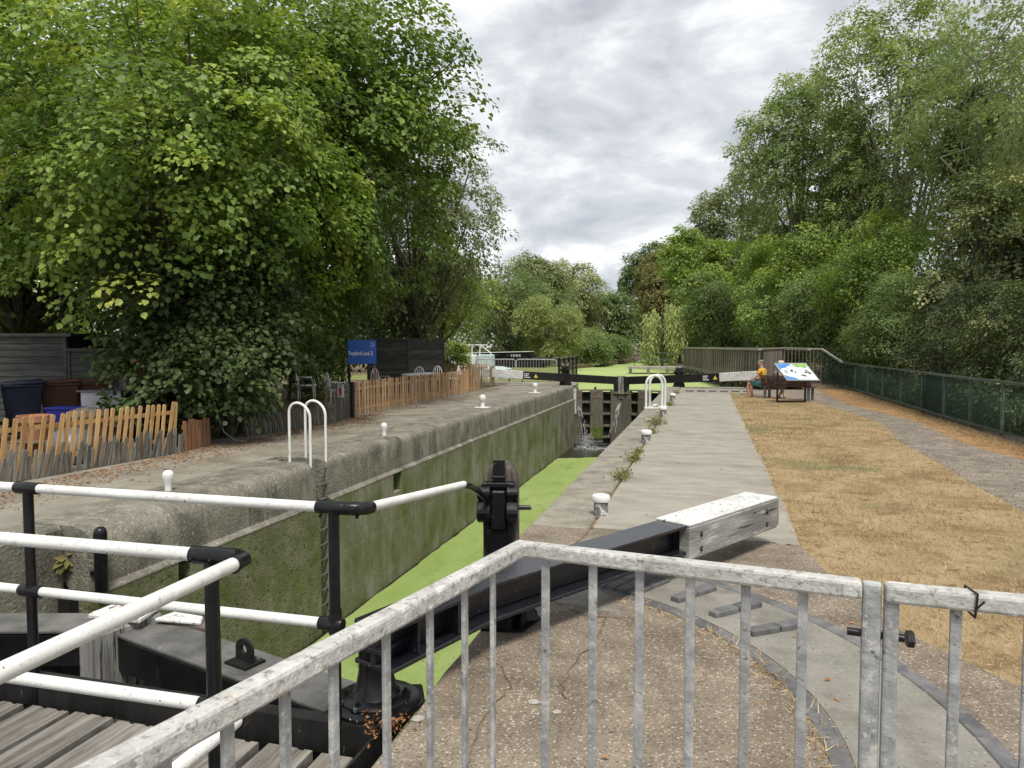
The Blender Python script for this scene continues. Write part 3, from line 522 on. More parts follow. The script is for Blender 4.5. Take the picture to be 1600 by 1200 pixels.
for x, y, z in ((-1.76, 2.155, ZA - .005), (-1.68, 2.153, ZA - .005), (-1.71, 2.96, ZA - .03), (-1.545, 3.0, ZA - .034)): MB().tube([(x, y, z), (x, y - .014, z - .006)], .008, 6).build('grub_screw', 'blackpaint', fb)
post(-1.55, .5, -.2, ZA)

# ------------------------------------------------------------------ foreground galvanised guard rail
GZ = 1.27
MAT['galvbar'] = MAT['galv']
g1 = thing('guard_rail', 'worn white and galvanised railing with a bent corner, closest to the camera', 'railing', (-.44, 1.7, 0), 'foreground railing')
Cn = (-.436, 1.70); Lf = (-.80, .10); Pr = (.325, 1.60)
def rr(g, a, b, name='top_rail', mat='galvtop', z=GZ, w=.045, h=.04): return MB().bar((a[0], a[1], z - h / 2), (b[0], b[1], z - h / 2), w, h).build(name, mat, g, bevel=.007, seg=2)
tr = MB(); w2 = .020
ring = []
for p, nrm in ((Lf, Vector((.975, -.222, 0))), (Cn, Vector((.60, -.80, 0)) * 1.12), ((Pr[0] - .012, Pr[1] - .004), Vector((-.1, -1, 0)))):
    q = Vector((p[0], p[1], 0)); ring.append([q + nrm * w2 + Vector((0, 0, GZ - .037)), q + nrm * w2 + Vector((0, 0, GZ)), q - nrm * w2 + Vector((0, 0, GZ)), q - nrm * w2 + Vector((0, 0, GZ - .037))])
tr.add([p for r_ in ring for p in r_], [(i * 4 + k, i * 4 + (k + 1) % 4, i * 4 + 4 + (k + 1) % 4, i * 4 + 4 + k) for i in range(2) for k in range(4)] + [(0, 1, 2, 3), (11, 10, 9, 8)])
tr.build('top_rail', 'galvtop', g1, bevel=.007, seg=2)
rr(g1, Lf, Cn, 'bottom_rail', 'galv', .30); rr(g1, Cn, Pr, 'bottom_rail', 'galv', .30)
bm_ = MB().box((0, 0, 0), (.021, .010, GZ - .31)).mesh('bar'); bm_.materials.append(MAT['galv'])
bm2 = bm_
bev = None
def bars(g, lst, rz):
    for (x, y) in lst:
        o = inst('bar', bm_, g, (x, y, .30 + (GZ - .31) / 2 - .022), (0, 0, rz + random.uniform(-.05, .05)))
        b = o.modifiers.new('bevel', 'BEVEL'); b.width = .003; b.segments = 2
lfb = [frac(Cn, Lf, t) for t in (.085, .16, .24, .325, .41, .475, .54, .60, .68, .76, .84, .92)]
bars(g1, lfb, math.atan2(1.6, .364) + .15)
bars(g1, [frac(Cn, Pr, t) for t in (.085, .24, .385, .535, .69, .84)], -.13)
bars_x = None
MB().box((Pr[0] + .008, Pr[1], .64), (.036, .022, 1.255), rz=-.1).build('post', 'galv', g1, bevel=.006, seg=2)
g2 = thing('guard_rail', 'second panel of the galvanised railing, right of the bolted joint', 'railing', (.39, 1.59, 0), 'foreground railing')
Q0, Q1 = (.378, 1.592), (1.75, 1.50)
MB().box((Q0[0] - .010, Q0[1], .64), (.028, .022, 1.255), rz=-.1).build('post', 'galv', g2, bevel=.006, seg=2)
MB().bar((Q0[0] - .023, Q0[1] + .001, GZ - .0195), (Q1[0], Q1[1], GZ - .0195), .040, .037).build('top_rail', 'galvtop', g2, bevel=.007, seg=2)
rr(g2, Q0, Q1, 'bottom_rail', 'galv', .30)
bars(g2, [(Q0[0] + .105 + .125 * i, 1.586 - .0075 * i) for i in range(10)], -.07)
MB().box((1.70, 1.503, .64), (.04, .043, 1.25)).build('post', 'galv', g2, bevel=.006)
MB().tube([(.29, 1.612, 1.155), (.395, 1.60, 1.155)], .008, 10).build('joining_bolt', 'blackpaint', g1, smooth=True); MB().tube([(.335, 1.607, 1.155), (.352, 1.605, 1.155)], .016, 6).build('bolt_nut', 'blackpaint', g1); MB().tube([(.399, 1.60, 1.155), (.412, 1.60, 1.155)], .017, 6).build('bolt_nut', 'blackpaint', g1)
for x in (.508,): 
    tie = MB(); y = 1.584
    tie.tube([(x, y - .024, GZ - .045), (x + .003, y - .025, GZ + .001), (x - .004, y + .024, GZ + .002), (x - .003, y + .024, GZ - .045), (x, y - .024, GZ - .046)], .0022, 6); tie.tube([(x, y - .025, GZ - .03), (x + .012, y - .034, GZ - .01)], .002, 5)
    tag(tie.build('cable_tie', 'blackpaint'), 'black cable tie knotted round the top rail', 'cable tie')

# ------------------------------------------------------------------ paddle gear post beside the near gate
pg = thing('paddle_gear', 'near black paddle winding gear on a rounded oak post', 'paddle gear', (-1.54, 5.36, 0), 'lock paddle gear')
pr_ = [(-.125, 0), (.145, 0), (.145, .66)] + [(.01 + .135 * math.cos(a), .69 + .16 * math.sin(a)) for a in [math.pi * i / 10 for i in range(11)]] + [(-.125, .66)]
oc = Vector((-1.54, 5.36, 0)); rzp = R(12); ex = Vector((math.cos(rzp), math.sin(rzp), 0)); ey = Vector((-ex.y, ex.x, 0))
G = lambda x, y, z: oc + ex * x + ey * y + Vector((0, 0, z))
MB().prism([G(x, 0, z) for x, z in pr_], ey * -.10, ey * .13).build('post', M('dark oak post', (.05, .042, .038), (.13, .11, .10), 4, bump=.8, bs=14, stretch=(5, 5, .5), spots=(((.20, .17, .15), 6, .6, .7),)), pg, bevel=.02, seg=2)
MB().prism([G(x, -.104, z) for x, z in ((-.045, .1), (.045, .1), (.045, .88), (-.045, .88))], ey * -.018, ey * 0).build('rack', 'blackpaint', pg)
for i in range(15): MB().bar(G(-.045, -.128, .26 + .022 * i), G(.045, -.128, .26 + .022 * i), .016, .012).build('rack_tooth', 'blackpaint', pg)
fr = MB()
for sx in (-1, 1): fr.prism([G(sx * .085 - .022, -.10, z) for z in (.22,)] + [G(sx * .085 + .022, -.10, .22), G(sx * .10 + .022, -.10, .72), G(sx * .10 - .03, -.10, .72)], ey * -.10, ey * 0)
fr.build('frame', 'blackpaint', pg, bevel=.008)
MB().bar(G(-.12, -.13, .70), G(.12, -.13, .70), .10, .035).build('frame_top', 'blackpaint', pg, bevel=.006)
MB().bar(G(-.06, -.16, .76), G(.06, -.16, .76), .06, .02).build('catch_plate', 'blackpaint', pg, bevel=.004)
for (z, r_) in ((.50, .085), (.64, .055)):
    MB().tube([G(-.16, -.17, z), G(-.06, -.17, z)], r_, 18).build('gear_boss', 'blackpaint', pg, bevel=.008); MB().tube([G(.06, -.17, z), G(.15, -.17, z)], r_, 18).build('gear_boss', 'blackpaint', pg, bevel=.008)
MB().prism([G(x, -.155, z) for x, z in ((-.06, .36), (.06, .36), (.055, .66), (-.055, .66))], ey * -.05, ey * 0).build('cover', 'blackpaint', pg, bevel=.012)
MB().tube([G(-.15, -.17, .53), G(.24, -.17, .53)], .018, 8).build('spindle', 'blackmatt', pg)
MB().box(G(.20, -.17, .53), (.10, .028, .028), rz=rzp).build('spindle_end', 'steel', pg, bevel=.003)
MB().prism([G(x, -.12, z) for x, z in ((-.09, .14), (.09, .14), (.10, .36), (-.10, .36))], ey * -.06, ey * 0).build('lower_bracket', 'blackpaint', pg, bevel=.01)
MB().bar(G(.131, .02, .18), G(.131, .02, .48), .12, .006, up=ex).build('sticker', M('blue green printed label', (.10, .26, .33), (.62, .70, .66), 14, lo=.45, hi=.52, bump=0, spots=(((.55, .60, .10), 9, .60, .63), ((.03, .12, .05), 12, .62, .65))), pg)
def small_gear(loc, label, hgt):
    t = thing('paddle_gear', label, 'paddle gear', loc, 'lock paddle gear'); x, y, z = loc
    MB().box((x, y, hgt / 2 - .05), (.30, .26, hgt + .1)).build('post', 'blackmatt', t, bevel=.03)
    for s_ in (-1, 1): MB().prism([(x + s_ * .10 - .05, y, hgt), (x + s_ * .10 + .05, y, hgt), (x + s_ * .14, y, hgt + .14)], (0, -.08, 0), (0, .08, 0)).build('horn', 'greywood', t)
    MB().tube([(x - .22, y - .16, hgt - .18), (x + .22, y - .16, hgt - .18)], .06, 12).build('gear_boss', 'blackpaint', t); MB().box((x, y - .17, hgt - .22), (.14, .10, .34)).build('rack_cover', 'blackpaint', t, bevel=.02)
    MB().prism([(x - .26, y, 0), (x + .26, y, 0), (x + .14, y, .34), (x - .14, y, .34)], (0, -.2, 0), (0, .2, 0)).build('foot', 'blackmatt', t, bevel=.02)
small_gear((-6.05, 31.55, 0), 'far black paddle gear standing left of the far gates', .86)
small_gear((-1.14, 31.55, 0), 'far black paddle gear right of the far gates, seen past the ladder hoop', .82)

# ------------------------------------------------------------------ far (upper) gates with balance beams
def leaf_far(label, sgn):
    hx = -3.65 + sgn * 2.02; mx_ = -3.65 + sgn * .03; hy, my = 31.55, 32.15
    h = Vector((hx, hy, 0)); m = Vector((mx_, my, 0)); d = (m - h).normalized(); n = Vector((0, -1, 0)); n = (n - d * n.dot(d)).normalized(); Ln = (m - h).length
    t = thing('lock_gate', label, 'lock gate', (hx, hy, -2.62), 'far pair of lock gates'); P = lambda s, o, z: h + d * s + n * o + Vector((0, 0, z))
    MB().bar(P(.0, -.10, -1.5), P(Ln, -.10, -1.5), .05, 2.4).build('planking', 'dark', t)
    for (s0, s1, nm) in ((.0, .36, 'heel_post'), (.71, 1.29, 'board'), (1.62, Ln, 'mitre_post')):
        zt = -.24 if nm == 'mitre_post' else -.58
        MB().bar(P((s0 + s1) / 2, .03, -2.7), P((s0 + s1) / 2, .03, zt), s1 - s0, .18, up=n).build(nm, 'gatewood', t, bevel=.015)
        if nm != 'mitre_post': MB().bar(P((s0 + s1) / 2, .032, -.576), P((s0 + s1) / 2, .032, -.235), s1 - s0 - .01, .19, up=n).build('top_board', 'gatetop', t, bevel=.012)
    for z in (-.75, -1.27, -1.80, -2.3): MB().bar(P(.03, -.01, z), P(Ln - .05, -.01, z), .14, .10).build('rail', 'gatewood', t, bevel=.01)
    MB().bar(P(0, 0, -.215), P(Ln, 0, -.215), .22, .05).build('top_rail', 'gatecap', t, bevel=.008)
    MB().lathe(P(.95, 0, -.19), [(.05, 0), (.05, .08), (.03, .12)], 8).build('knob', 'blackmatt', t)
    MB().bar(P(1.0, .13, -2.35), P(1.0, .13, -1.85), .58, .05, up=n).build('moss_cover', 'moss', t)
    MB().bar(P(Ln - .30, 0, -.02), P(Ln - .14, 0, -.02), .26, .52).build('beam_block', 'blackmatt', t, bevel=.02); MB().bar(P(Ln - .07, .02, -.6), P(Ln - .07, .02, .42), .13, .26, up=n).build('mitre_head', 'greywood', t, bevel=.015)
    a = P(Ln - .05, 0, .20); e = P(0, 0, 0) - d * 4.0 + Vector((0, 0, .58)); j = P(0, 0, 0) - d * 2.25 + Vector((0, 0, .45)); MB().bar(a, j, .24, .34).build('balance_beam', 'blackmatt', t, bevel=.01)
    MB().bar(j, e, .25, .35).build('beam_end', 'whitewood', t, bevel=.012)
    # notice plate with its warning triangle near the colour change
    q = j + (a - j).normalized() * .36 + n * .123; dirx = (j - a).normalized() * (1 if sgn > 0 else -1)
    pl_ = MB().bar(q - dirx * .36, q + dirx * .36, .008, .28).build('notice_plate', 'blackbeam', t)
    rz_ = math.atan2(dirx.y, dirx.x); slope = math.asin(max(-1, min(1, dirx.z)))
    for k, (x0_, x1_) in enumerate(((-.31, -.09), (-.31, -.13), (-.31, -.05))):
        for c_ in range(6):
            xa = x0_ + (x1_ - x0_) * c_ / 6; xb = xa + (x1_ - x0_) / 6 * .72; MB().bar(q + n * .006 + dirx * xa + Vector((0, 0, .07 - .075 * k)), q + n * .006 + dirx * xb + Vector((0, 0, .07 - .075 * k)), .003, .042).build('print', 'white', pl_)
    tq = q + n * .006 + dirx * .20; MB().prism([tq + dirx * -.09 + Vector((0, 0, -.08)), tq + dirx * .09 + Vector((0, 0, -.08)), tq + Vector((0, 0, .09))], (0, 0, 0), n * .003).build('warning_triangle', 'yellow', pl_)
    return t
leaf_far('far lock gate on the left whose white beam end meets the fence', -1)
leaf_far('far lock gate on the right whose white beam end passes behind the bench', 1)
for x in (-5.62, -1.69): MB().box((x + (.0 if x < -4 else 0), 31.72, -1.4), (.20, .4, 2.6)).build('quoin', 'wall_top', lw, bevel=.02)
sill = MB().box((-3.65, 31.35, -2.66), (4.0, .5, .3)).build('gate_sill', 'blackmatt', None, bevel=.04); tag(sill, 'dark wet sill beam at the foot of the far gates', 'sill')
MB().box((-3.65, 33.4, -2.0), (9, .3, 3.2))
# leaking water
lk = MB()
for (x0, y0, z0, x1, z1, nn_) in ((-3.62, 31.95, -.75, -4.05, -2.55, 46), (-5.5, 31.5, -.85, -5.0, -2.5, 22)):
    for i in range(nn_):
        t0 = random.uniform(0, .75); t1 = t0 + random.uniform(.06, .18); o_ = random.uniform(-.05, .05); f = lambda t: (x0 + (x1 - x0) * t + o_ * (1 + 2 * t), y0 - .15 - .25 * t + o_, z0 + (z1 - z0) * t ** 1.5)
        lk.tube([f(t0), f((t0 + t1) / 2), f(t1)], [.003, .009 * random.uniform(.3, 1.1), .003], 5)
tag(stuff(lk.build('leaking_water', 'foam', smooth=True)), 'thin white streams leaking down the far gates', 'water')
sp = MB(); ico = [(0, 0, 1), (.9, 0, 0), (0, .9, 0), (-.9, 0, 0), (0, -.9, 0), (0, 0, -1)]; icf = [(0, 1, 2), (0, 2, 3), (0, 3, 4), (0, 4, 1), (5, 2, 1), (5, 3, 2), (5, 4, 3), (5, 1, 4)]
for i in range(900):
    a = random.uniform(0, 6.28); q = abs(random.gauss(0, 1)); hgt = abs(random.gauss(0, .36)) * math.exp(-q * .4)
    c = (-5.0 + .26 * q * math.cos(a) + .3 * hgt * random.gauss(0, .6), 30.9 + .25 * q * math.sin(a), -2.6 + hgt); s_ = random.uniform(.004, .013)
    sp.add([(c[0] + s_ * p[0], c[1] + s_ * p[1], c[2] + s_ * p[2] * random.uniform(.7, 2.2)) for p in ico], icf)
for i in range(260):
    x = random.uniform(-5.5, -2.4); y = 30.6 + random.gauss(0, .35); ln = random.uniform(.04, .2); sp.add([(x, y, -2.612), (x + ln, y - .012, -2.612), (x + ln * .6, y + .02, -2.608)], [(0, 1, 2)])
tag(stuff(sp.build('splash', 'foam', smooth=True)), 'white splash where leaking water hits the dark pool', 'splash')

# ------------------------------------------------------------------ bollards
def flat_bollard(loc, label, s=1.0):
    t = thing('mooring_bollard', label, 'bollard', loc, 'flat-capped bollards on the right coping'); x, y, z = loc
    MB().lathe(loc, [(.080 * s, -.02), (.078 * s, .10 * s), (.076 * s, .15 * s)], 24).build('stem', M('chipped bollard stem', (.13, .125, .12), (.26, .255, .25), 12, bump=.5, bs=30, spots=(((.62, .62, .60), 18, .56, .60), ((.25, .06, .05), 14, .66, .69))) if 'BS' not in MAT else MAT['BS'], t, smooth=True)
    MB().lathe((x, y, z + .15 * s), [(.074 * s, -.005), (.096 * s, .0), (.100 * s, .012), (.100 * s, .05 * s), (.090 * s, .066 * s), (.05 * s, .078 * s), (.0, .080 * s)], 28).build('cap', 'whitepaint', t, smooth=True)
for (y, lb) in ((7.4, 'white capped bollard nearest the camera on the right coping'), (13.13, 'second white capped bollard along the right coping'), (18.3, 'third white capped bollard, just before the white ladder hoop'), (23.5, 'farthest white capped bollard on the right coping')):
    flat_bollard((-1.04, y, 0), lb, .95 if y < 8 else 1.05)
def knob_bollard(loc, label, kind):
    t = thing('mooring_bollard', label, 'bollard', loc, 'white bollards on the left coping')
    if kind == 'bulb': MB().lathe(loc, [(.044, -.02), (.040, .04), (.044, .08), (.060, .135), (.067, .175), (.062, .21), (.044, .235), (.018, .245), (0, .246)], 24).build('head', 'whitepaint', t, smooth=True)
    else:
        MB().lathe(loc, [(.068, -.01), (.064, .05), (.060, .19)], 20).build('stem', 'whitepaint', t, smooth=True)
        MB().lathe((loc[0], loc[1], .19), [(.05, -.01), (.085, .01), (.105, .07), (.095, .13), (.06, .17), (0, .185)], 20).build('head', 'whitepaint', t, smooth=True)
        MB().box((loc[0], loc[1], .01), (.42, .30, .022)).build('base_plate', 'whitepaint', t, bevel=.006)
knob_bollard((-6.28, 7.3, 0), 'white bulb shaped bollard seen just above the near handrail', 'bulb')
knob_bollard((-6.08, 12.94, 0), 'white bulb shaped bollard between the ladder hoops and the tan fence', 'bulb')
knob_bollard((-6.10, 19.43, 0), 'white round headed bollard on a plate, nearer of two', 'ball')
knob_bollard((-6.13, 26.01, 0), 'white round headed bollard on a plate, nearest the far gates', 'ball')
bp_ = thing('fender_post', 'black round post against the left wall behind the near handrails', 'post', (-5.57, 5.56, -.66))
MB().lathe((-5.57, 5.56, -.60), [(.06, 0), (.06, .56), (.052, .60), (.03, .62), (0, .622)], 18).build('shaft', 'blackpaint', bp_, smooth=True); MB().box((-5.66, 5.6, -.45), (.12, .05, .05)).build('wall_bracket', 'blackpaint', bp_)

# ------------------------------------------------------------------ ladder hoops
def hoop(t, a, b, h, r=.02, mat='whitepaint'):
    a = Vector(a); b = Vector(b); c = (a + b) / 2; rad = (b - a).length / 2; u = (b - a).normalized(); pts = [a + Vector((0, 0, -.1))]
    for i in range(13):
        an = math.pi - math.pi * i / 12; pts.append(c + u * rad * math.cos(an) + Vector((0, 0, h - rad + rad * math.sin(an))))
    pts.append(b + Vector((0, 0, -.1))); MB().tube(pts, r, 12).build('hoop', mat, t, smooth=True)
hl = thing('ladder_hoops', 'pair of tall white hoops over the left wall ladder', 'handrail', (-5.88, 9.8, 0), 'ladder handrails')
hoop(hl, (-6.05, 9.58, 0), (-5.70, 9.58, -.08), .93); hoop(hl, (-6.05, 10.03, 0), (-5.70, 10.03, -.08), .93)
hr = thing('ladder_hoops', 'white hoop frame on the right coping in front of the far gates', 'handrail', (-1.4, 20.6, 0), 'ladder handrails')
hoop(hr, (-1.62, 20.3, 0), (-1.20, 20.55, 0), .92, .036); hoop(hr, (-1.55, 20.72, 0), (-1.14, 20.95, 0), .92, .036)
for p, q in (((-1.66, 20.22, .02), (-1.12, 20.5, .02)), ((-1.6, 20.7, .02), (-1.06, 20.98, .02)), ((-1.40, 20.42, .08), (-1.36, 20.86, .08))): MB().bar(p, q, .09, .035).build('foot', 'whitepaint', hr, bevel=.005)

# ------------------------------------------------------------------ fences along the left lockside
def board_mesh(w, t, h, top='flat', mat='picket', n=8):
    if top == 'round': prof = [(-w/2, 0), (w/2, 0), (w/2, h - w/2)] + [(w/2 * math.cos(a), h - w/2 + w/2 * math.sin(a)) for a in [math.pi * i / n for i in range(1, n)]] + [(-w/2, h - w/2)]
    elif top == 'point': prof = [(-w/2, 0), (w/2, 0), (w/2, h - w * .7), (w * .12, h), (-w * .2, h - w * .15), (-w/2, h - w * .6)]
    else: prof = [(-w/2, 0), (w/2, 0), (w/2, h), (-w/2, h)]
    me = MB().prism([(x, 0, z) for x, z in prof], (0, -t/2, 0), (0, t/2, 0)).mesh('board'); me.materials.append(MAT[mat]); return me
def paling_fence(name, label, A, B, n, me, piece, lean=0, jl=.03, jh=.05, rails=(), railmat='picket', z=0, jx=.15, back=.02, group=None):
    t = thing(name, label, 'fence', (*frac(A, B, .5), 0), group); a = math.atan2(B[1] - A[1], B[0] - A[0])
    for i in range(n):
        p = frac(A, B, (i + .5 + random.uniform(-jx, jx)) / n)
        inst(piece, me, t, (p[0], p[1], z + random.uniform(-.015, .015)), (random.uniform(-.03, .03), lean + random.gauss(0, jl), a + random.uniform(-.06, .06)), (1, 1, 1 + random.uniform(-jh, jh)))
    nx, ny = -math.sin(a) * back, math.cos(a) * back
    for h in rails: MB().bar((A[0] + nx, A[1] + ny, h), (B[0] + nx, B[1] + ny, h), .022, .06).build('rail', railmat, t)
    return t
pk1 = board_mesh(.058, .02, .83, 'round'); pk2 = board_mesh(.040, .022, .36, 'point', 'paling'); pk3 = board_mesh(.055, .02, .5, 'flat', 'redslat'); pk4 = board_mesh(.032, .02, .46, 'point', 'paling'); pk5 = board_mesh(.082, .022, .86, 'flat', 'slat'); pk6 = board_mesh(.04, .02, .84, 'point', 'paling')
paling_fence('picket_fence', 'orange stained picket fence with rounded tops at far left', (-8.74, 6.2), (-8.42, 9.98), 31, pk1, 'picket', lean=.14, rails=(.22, .66), jx=.04, jl=.014, jh=.015, z=.0, back=.022)
paling_fence('paling_fence', 'low grey split paling fence leaning in front of the orange pickets', (-8.66, 6.1), (-8.30, 10.0), 62, pk2, 'paling', lean=.16, jl=.10, jh=.25, rails=(), jx=.3)
paling_fence('slat_fence', 'short red brown slatted panel at the foot of the big tree', (-8.33, 10.06), (-8.42, 10.85), 11, pk3, 'slat', rails=(.12, .4), railmat='redslat')
paling_fence('paling_fence', 'dark leaning paling fence in the shade behind the ladder hoops', (-8.5, 12.0), (-8.12, 14.7), 42, pk4, 'paling', lean=-.2, jl=.06, jh=.15, rails=(.14,), railmat='paling', jx=.25)
paling_fence('paling_fence', 'tall grey palings carrying the small red and white notice', (-8.16, 14.72), (-8.32, 15.8), 13, pk6, 'paling', rails=(.2, .65), railmat='paling', jl=.02)
ft = paling_fence('slat_fence', 'long tan slatted fence running along the left lockside', (-8.36, 15.95), (-8.58, 26.95), 62, pk5, 'slat', rails=(.18, .68), railmat='slat', jl=.012, jh=.02, jx=.12, back=.022)
MB().box((-8.30, 15.86, .42), (.10, .10, .9)).build('post', 'blackmatt', ft); MB().box((-8.47, 21.4, -.004), (.10, 11.2, .05), rz=.02).build('kerb', 'band', ft)
paling_fence('slat_fence', 'return of the tan fence behind the white beam end', (-8.66, 27.05), (-13.0, 28.0), 30, pk5, 'slat', rails=(.2, .68), railmat='slat', jl=.012)
paling_fence('slat_fence', 'shadowed slatted fence behind the white beam end', (-8.95, 29.6), (-9.35, 31.6), 14, pk5, 'slat', rails=(.2, .68), railmat='slat', jl=.012)
paling_fence('slat_fence', 'farther slatted fence in front of the pale boat', (-10.4, 34.0), (-14.6, 33.0), 34, pk5, 'slat', rails=(.2, .68), railmat='slat', jl=.012)

# ------------------------------------------------------------------ signs on the left
sg = thing('lock_sign', 'blue lock name sign with white lettering on two posts', 'sign', (-9.2, 17.8, 0))
angs = math.atan2(.31, .69); u = Vector((math.cos(angs), math.sin(angs), 0)); pn = Vector((u.y, -u.x, 0)); s0 = Vector((-9.30, 17.59, 1.26))
for f_, m_, w_ in ((.03, 'blackmatt', .07), (.70, 'redslat', .045)): q_ = s0 + u * f_; MB().box((q_.x, q_.y, .93), (w_, w_, 1.86), rz=angs).build('post', m_, sg)
bd = MB().bar(s0 + pn * .05 + Vector((0, 0, .32)), s0 + u * .75 + pn * .05 + Vector((0, 0, .32)), .02, .64).build('board', 'blue', sg, bevel=.006)
text('lettering', 'Twyford Lock 2', .15, 'white', bd, s0 + u * .015 + pn * .0615 + Vector((0, 0, .235)), (R(90), 0, angs)).scale = (.66, 1.0, 1)
lg = MB(); lc = s0 + u * .65 + pn * .062 + Vector((0, 0, .52))
lg.tube([lc + u * -.05 + Vector((0, 0, .01)), lc + u * -.015 + Vector((0, 0, .05)), lc + u * .03 + Vector((0, 0, .045)), lc + u * .05 + Vector((0, 0, .0)), lc + u * .01 + Vector((0, 0, -.03))], .006, 6); lg.tube([lc + u * -.06 + Vector((0, 0, -.04)), lc + u * .06 + Vector((0, 0, -.045))], .005, 6); lg.build('logo', 'white', bd)
rn = thing('warning_notice', 'small white notice with a red figure fixed to grey palings', 'notice', (-8.05, 14.95, .55))
ng = math.atan2(.2, .98) - .55; u2 = Vector((math.cos(ng), math.sin(ng), 0)); n2 = Vector((u2.y, -u2.x, 0)); c2 = Vector((-8.10, 14.95, .72))
MB().bar(c2 - u2 * .10, c2 + u2 * .10, .008, .30).build('plate', 'white', rn)
MB().prism([c2 + u2 * x + Vector((0, 0, z)) for x, z in ((-.035, -.12), (.035, -.12), (.04, .04), (.015, .06), (.015, .10), (-.015, .10), (-.015, .06), (-.04, .04))], n2 * .005, n2 * .008).build('red_figure', 'red', rn)
MB().bar(c2 - u2 * .07 + n2 * .006 + Vector((0, 0, .13)), c2 + u2 * .07 + n2 * .006 + Vector((0, 0, .13)), .003, .012).build('print_line', 'blackmatt', rn)

# ------------------------------------------------------------------ left garden: sheds, bins, clutter
def weatherboard(t, A, B, z0, z1, n, mat, part='board'):
    h = (z1 - z0) / n; a = Vector((*A, 0)); b = Vector((*B, 0)); d = (b - a).normalized(); nn = Vector((d.y, -d.x, 0)); ln = (b - a).length
    pr = [(.0, 0), (.028, 0), (.010, h * 1.08), (0, h * 1.08)]
    me = MB().prism([nn * x + Vector((0, 0, z)) for x, z in pr], (0, 0, 0), d * ln).mesh(part); me.materials.append(MAT[mat])
    for i in range(n): inst(part, me, t, (a.x, a.y, z0 + i * h + random.uniform(-.003, .003)))
def shed(label, A, B, Cc, z1, n, mat, roofrise=.1):
    """front from A to B, side from B to Cc (all (x,y))"""
    t = thing('garden_shed', label, 'shed', (*frac(A, B, .5), 0)); D = (A[0] + Cc[0] - B[0], A[1] + Cc[1] - B[1])
    MB().slab([frac(A, Cc, .02), frac(B, D, .02), frac(Cc, A, .02), frac(D, B, .02)], 0, z1).build('core', 'dark', t)
    weatherboard(t, A, B, .05, z1, n, mat); weatherboard(t, B, Cc, .05, z1, n, mat)
    for p in (A, B, Cc): MB().box((p[0], p[1], z1 / 2), (.07, .07, z1)).build('corner_post', mat, t)
    def ex(p): c = frac(A, Cc, .5); return (c[0] + (p[0] - c[0]) * 1.06, c[1] + (p[1] - c[1]) * 1.06)
    MB().slab([ex(A), ex(B), ex(Cc), ex(D)], z1, z1 + .07).build('roof', 'shed', t); return t
shed('long dark weatherboarded shed behind the wheelie bins at far left', (-18.5, 11.6), (-13.75, 12.95), (-14.6, 15.5), 1.95, 13, 'shedgrey')
shed('second grey shed, smaller, beside a red hanging float', (-13.55, 12.85), (-12.15, 13.3), (-12.8, 15.6), 1.62, 11, 'shedgrey')
shed('third grey shed half hidden under the big tree', (-11.75, 13.35), (-10.2, 13.9), (-11, 16.2), 1.5, 10, 'shedgrey')
shed('black weatherboarded shed behind the long tan fence', (-12.1, 24.46), (-10.75, 25.0), (-9.95, 26.6), 1.95, 15, 'shed')
fl = thing('rescue_float', 'red plastic float hanging between two grey sheds', 'float', (-12.0, 13.25, .9)); MB().lathe((-12.0, 13.15, .95), [(.05, 0), (.10, .04), (.11, .18), (.07, .24), (.09, .30), (.08, .42), (.04, .5)], 14).build('body', 'red', fl, smooth=True); MB().tube([(-12.0, 13.15, 1.45), (-12.0, 13.18, 1.6)], .012, 6).build('cord', 'white', fl)
def bin_(loc, rz, mat, label, hgt=1.08):
    t = thing('wheelie_bin', label, 'bin', loc, 'wheelie bins by the long shed'); t.rotation_euler = (0, 0, rz)
    def part(name, mb, m, bev=.02): me = mb.mesh(name); me.materials.append(MAT[m]); o = bpy.data.objects.new(name, me); COL.objects.link(o); o.parent = t; b = o.modifiers.new('bevel', 'BEVEL'); b.width = bev; b.segments = 2; return o
    V = [(-.22, -.24, .06), (.22, -.24, .06), (.22, .22, .06), (-.22, .22, .06), (-.29, -.34, .98), (.29, -.34, .98), (.29, .33, .98), (-.29, .33, .98)]
    part('body', MB().add(V, [(3, 2, 1, 0), (4, 5, 6, 7), (0, 1, 5, 4), (1, 2, 6, 5), (2, 3, 7, 6), (3, 0, 4, 7)]), mat)
    part('rim', MB().box((0, 0, .985), (.62, .70, .05)), mat); part('lid', MB().add([(-.31, -.38, 1.0), (.31, -.38, 1.0), (.31, .36, 1.03), (-.31, .36, 1.03), (-.29, -.34, 1.05), (.29, -.34, 1.05), (.28, .34, 1.10), (-.28, .34, 1.10)], [(3, 2, 1, 0), (4, 5, 6, 7), (0, 1, 5, 4), (1, 2, 6, 5), (2, 3, 7, 6), (3, 0, 4, 7)]), mat)
    part('handle', MB().tube([(-.22, .40, 1.02), (.22, .40, 1.02)], .018, 8), mat, .001)
    for s_ in (-1, 1): part('wheel', MB().tube([(s_ * .25, .20, .10), (s_ * .31, .20, .10)], .10, 16), 'blackmatt', .005)
    return t
bin_((-12.75, 10.05, 0), -.75, 'binblue', 'navy wheelie bin at the left edge with a white logo'); bin_((-12.70, 10.95, 0), -.7, 'binblue', 'navy wheelie bin between the edge bin and the brown bins'); bin_((-12.45, 11.55, 0), -.72, 'binbrown', 'brown wheelie bin next to the navy bins'); b4 = bin_((-12.1, 12.05, 0), -.75, 'binbrown', 'brown wheelie bin with a small white mark, nearest the tree')
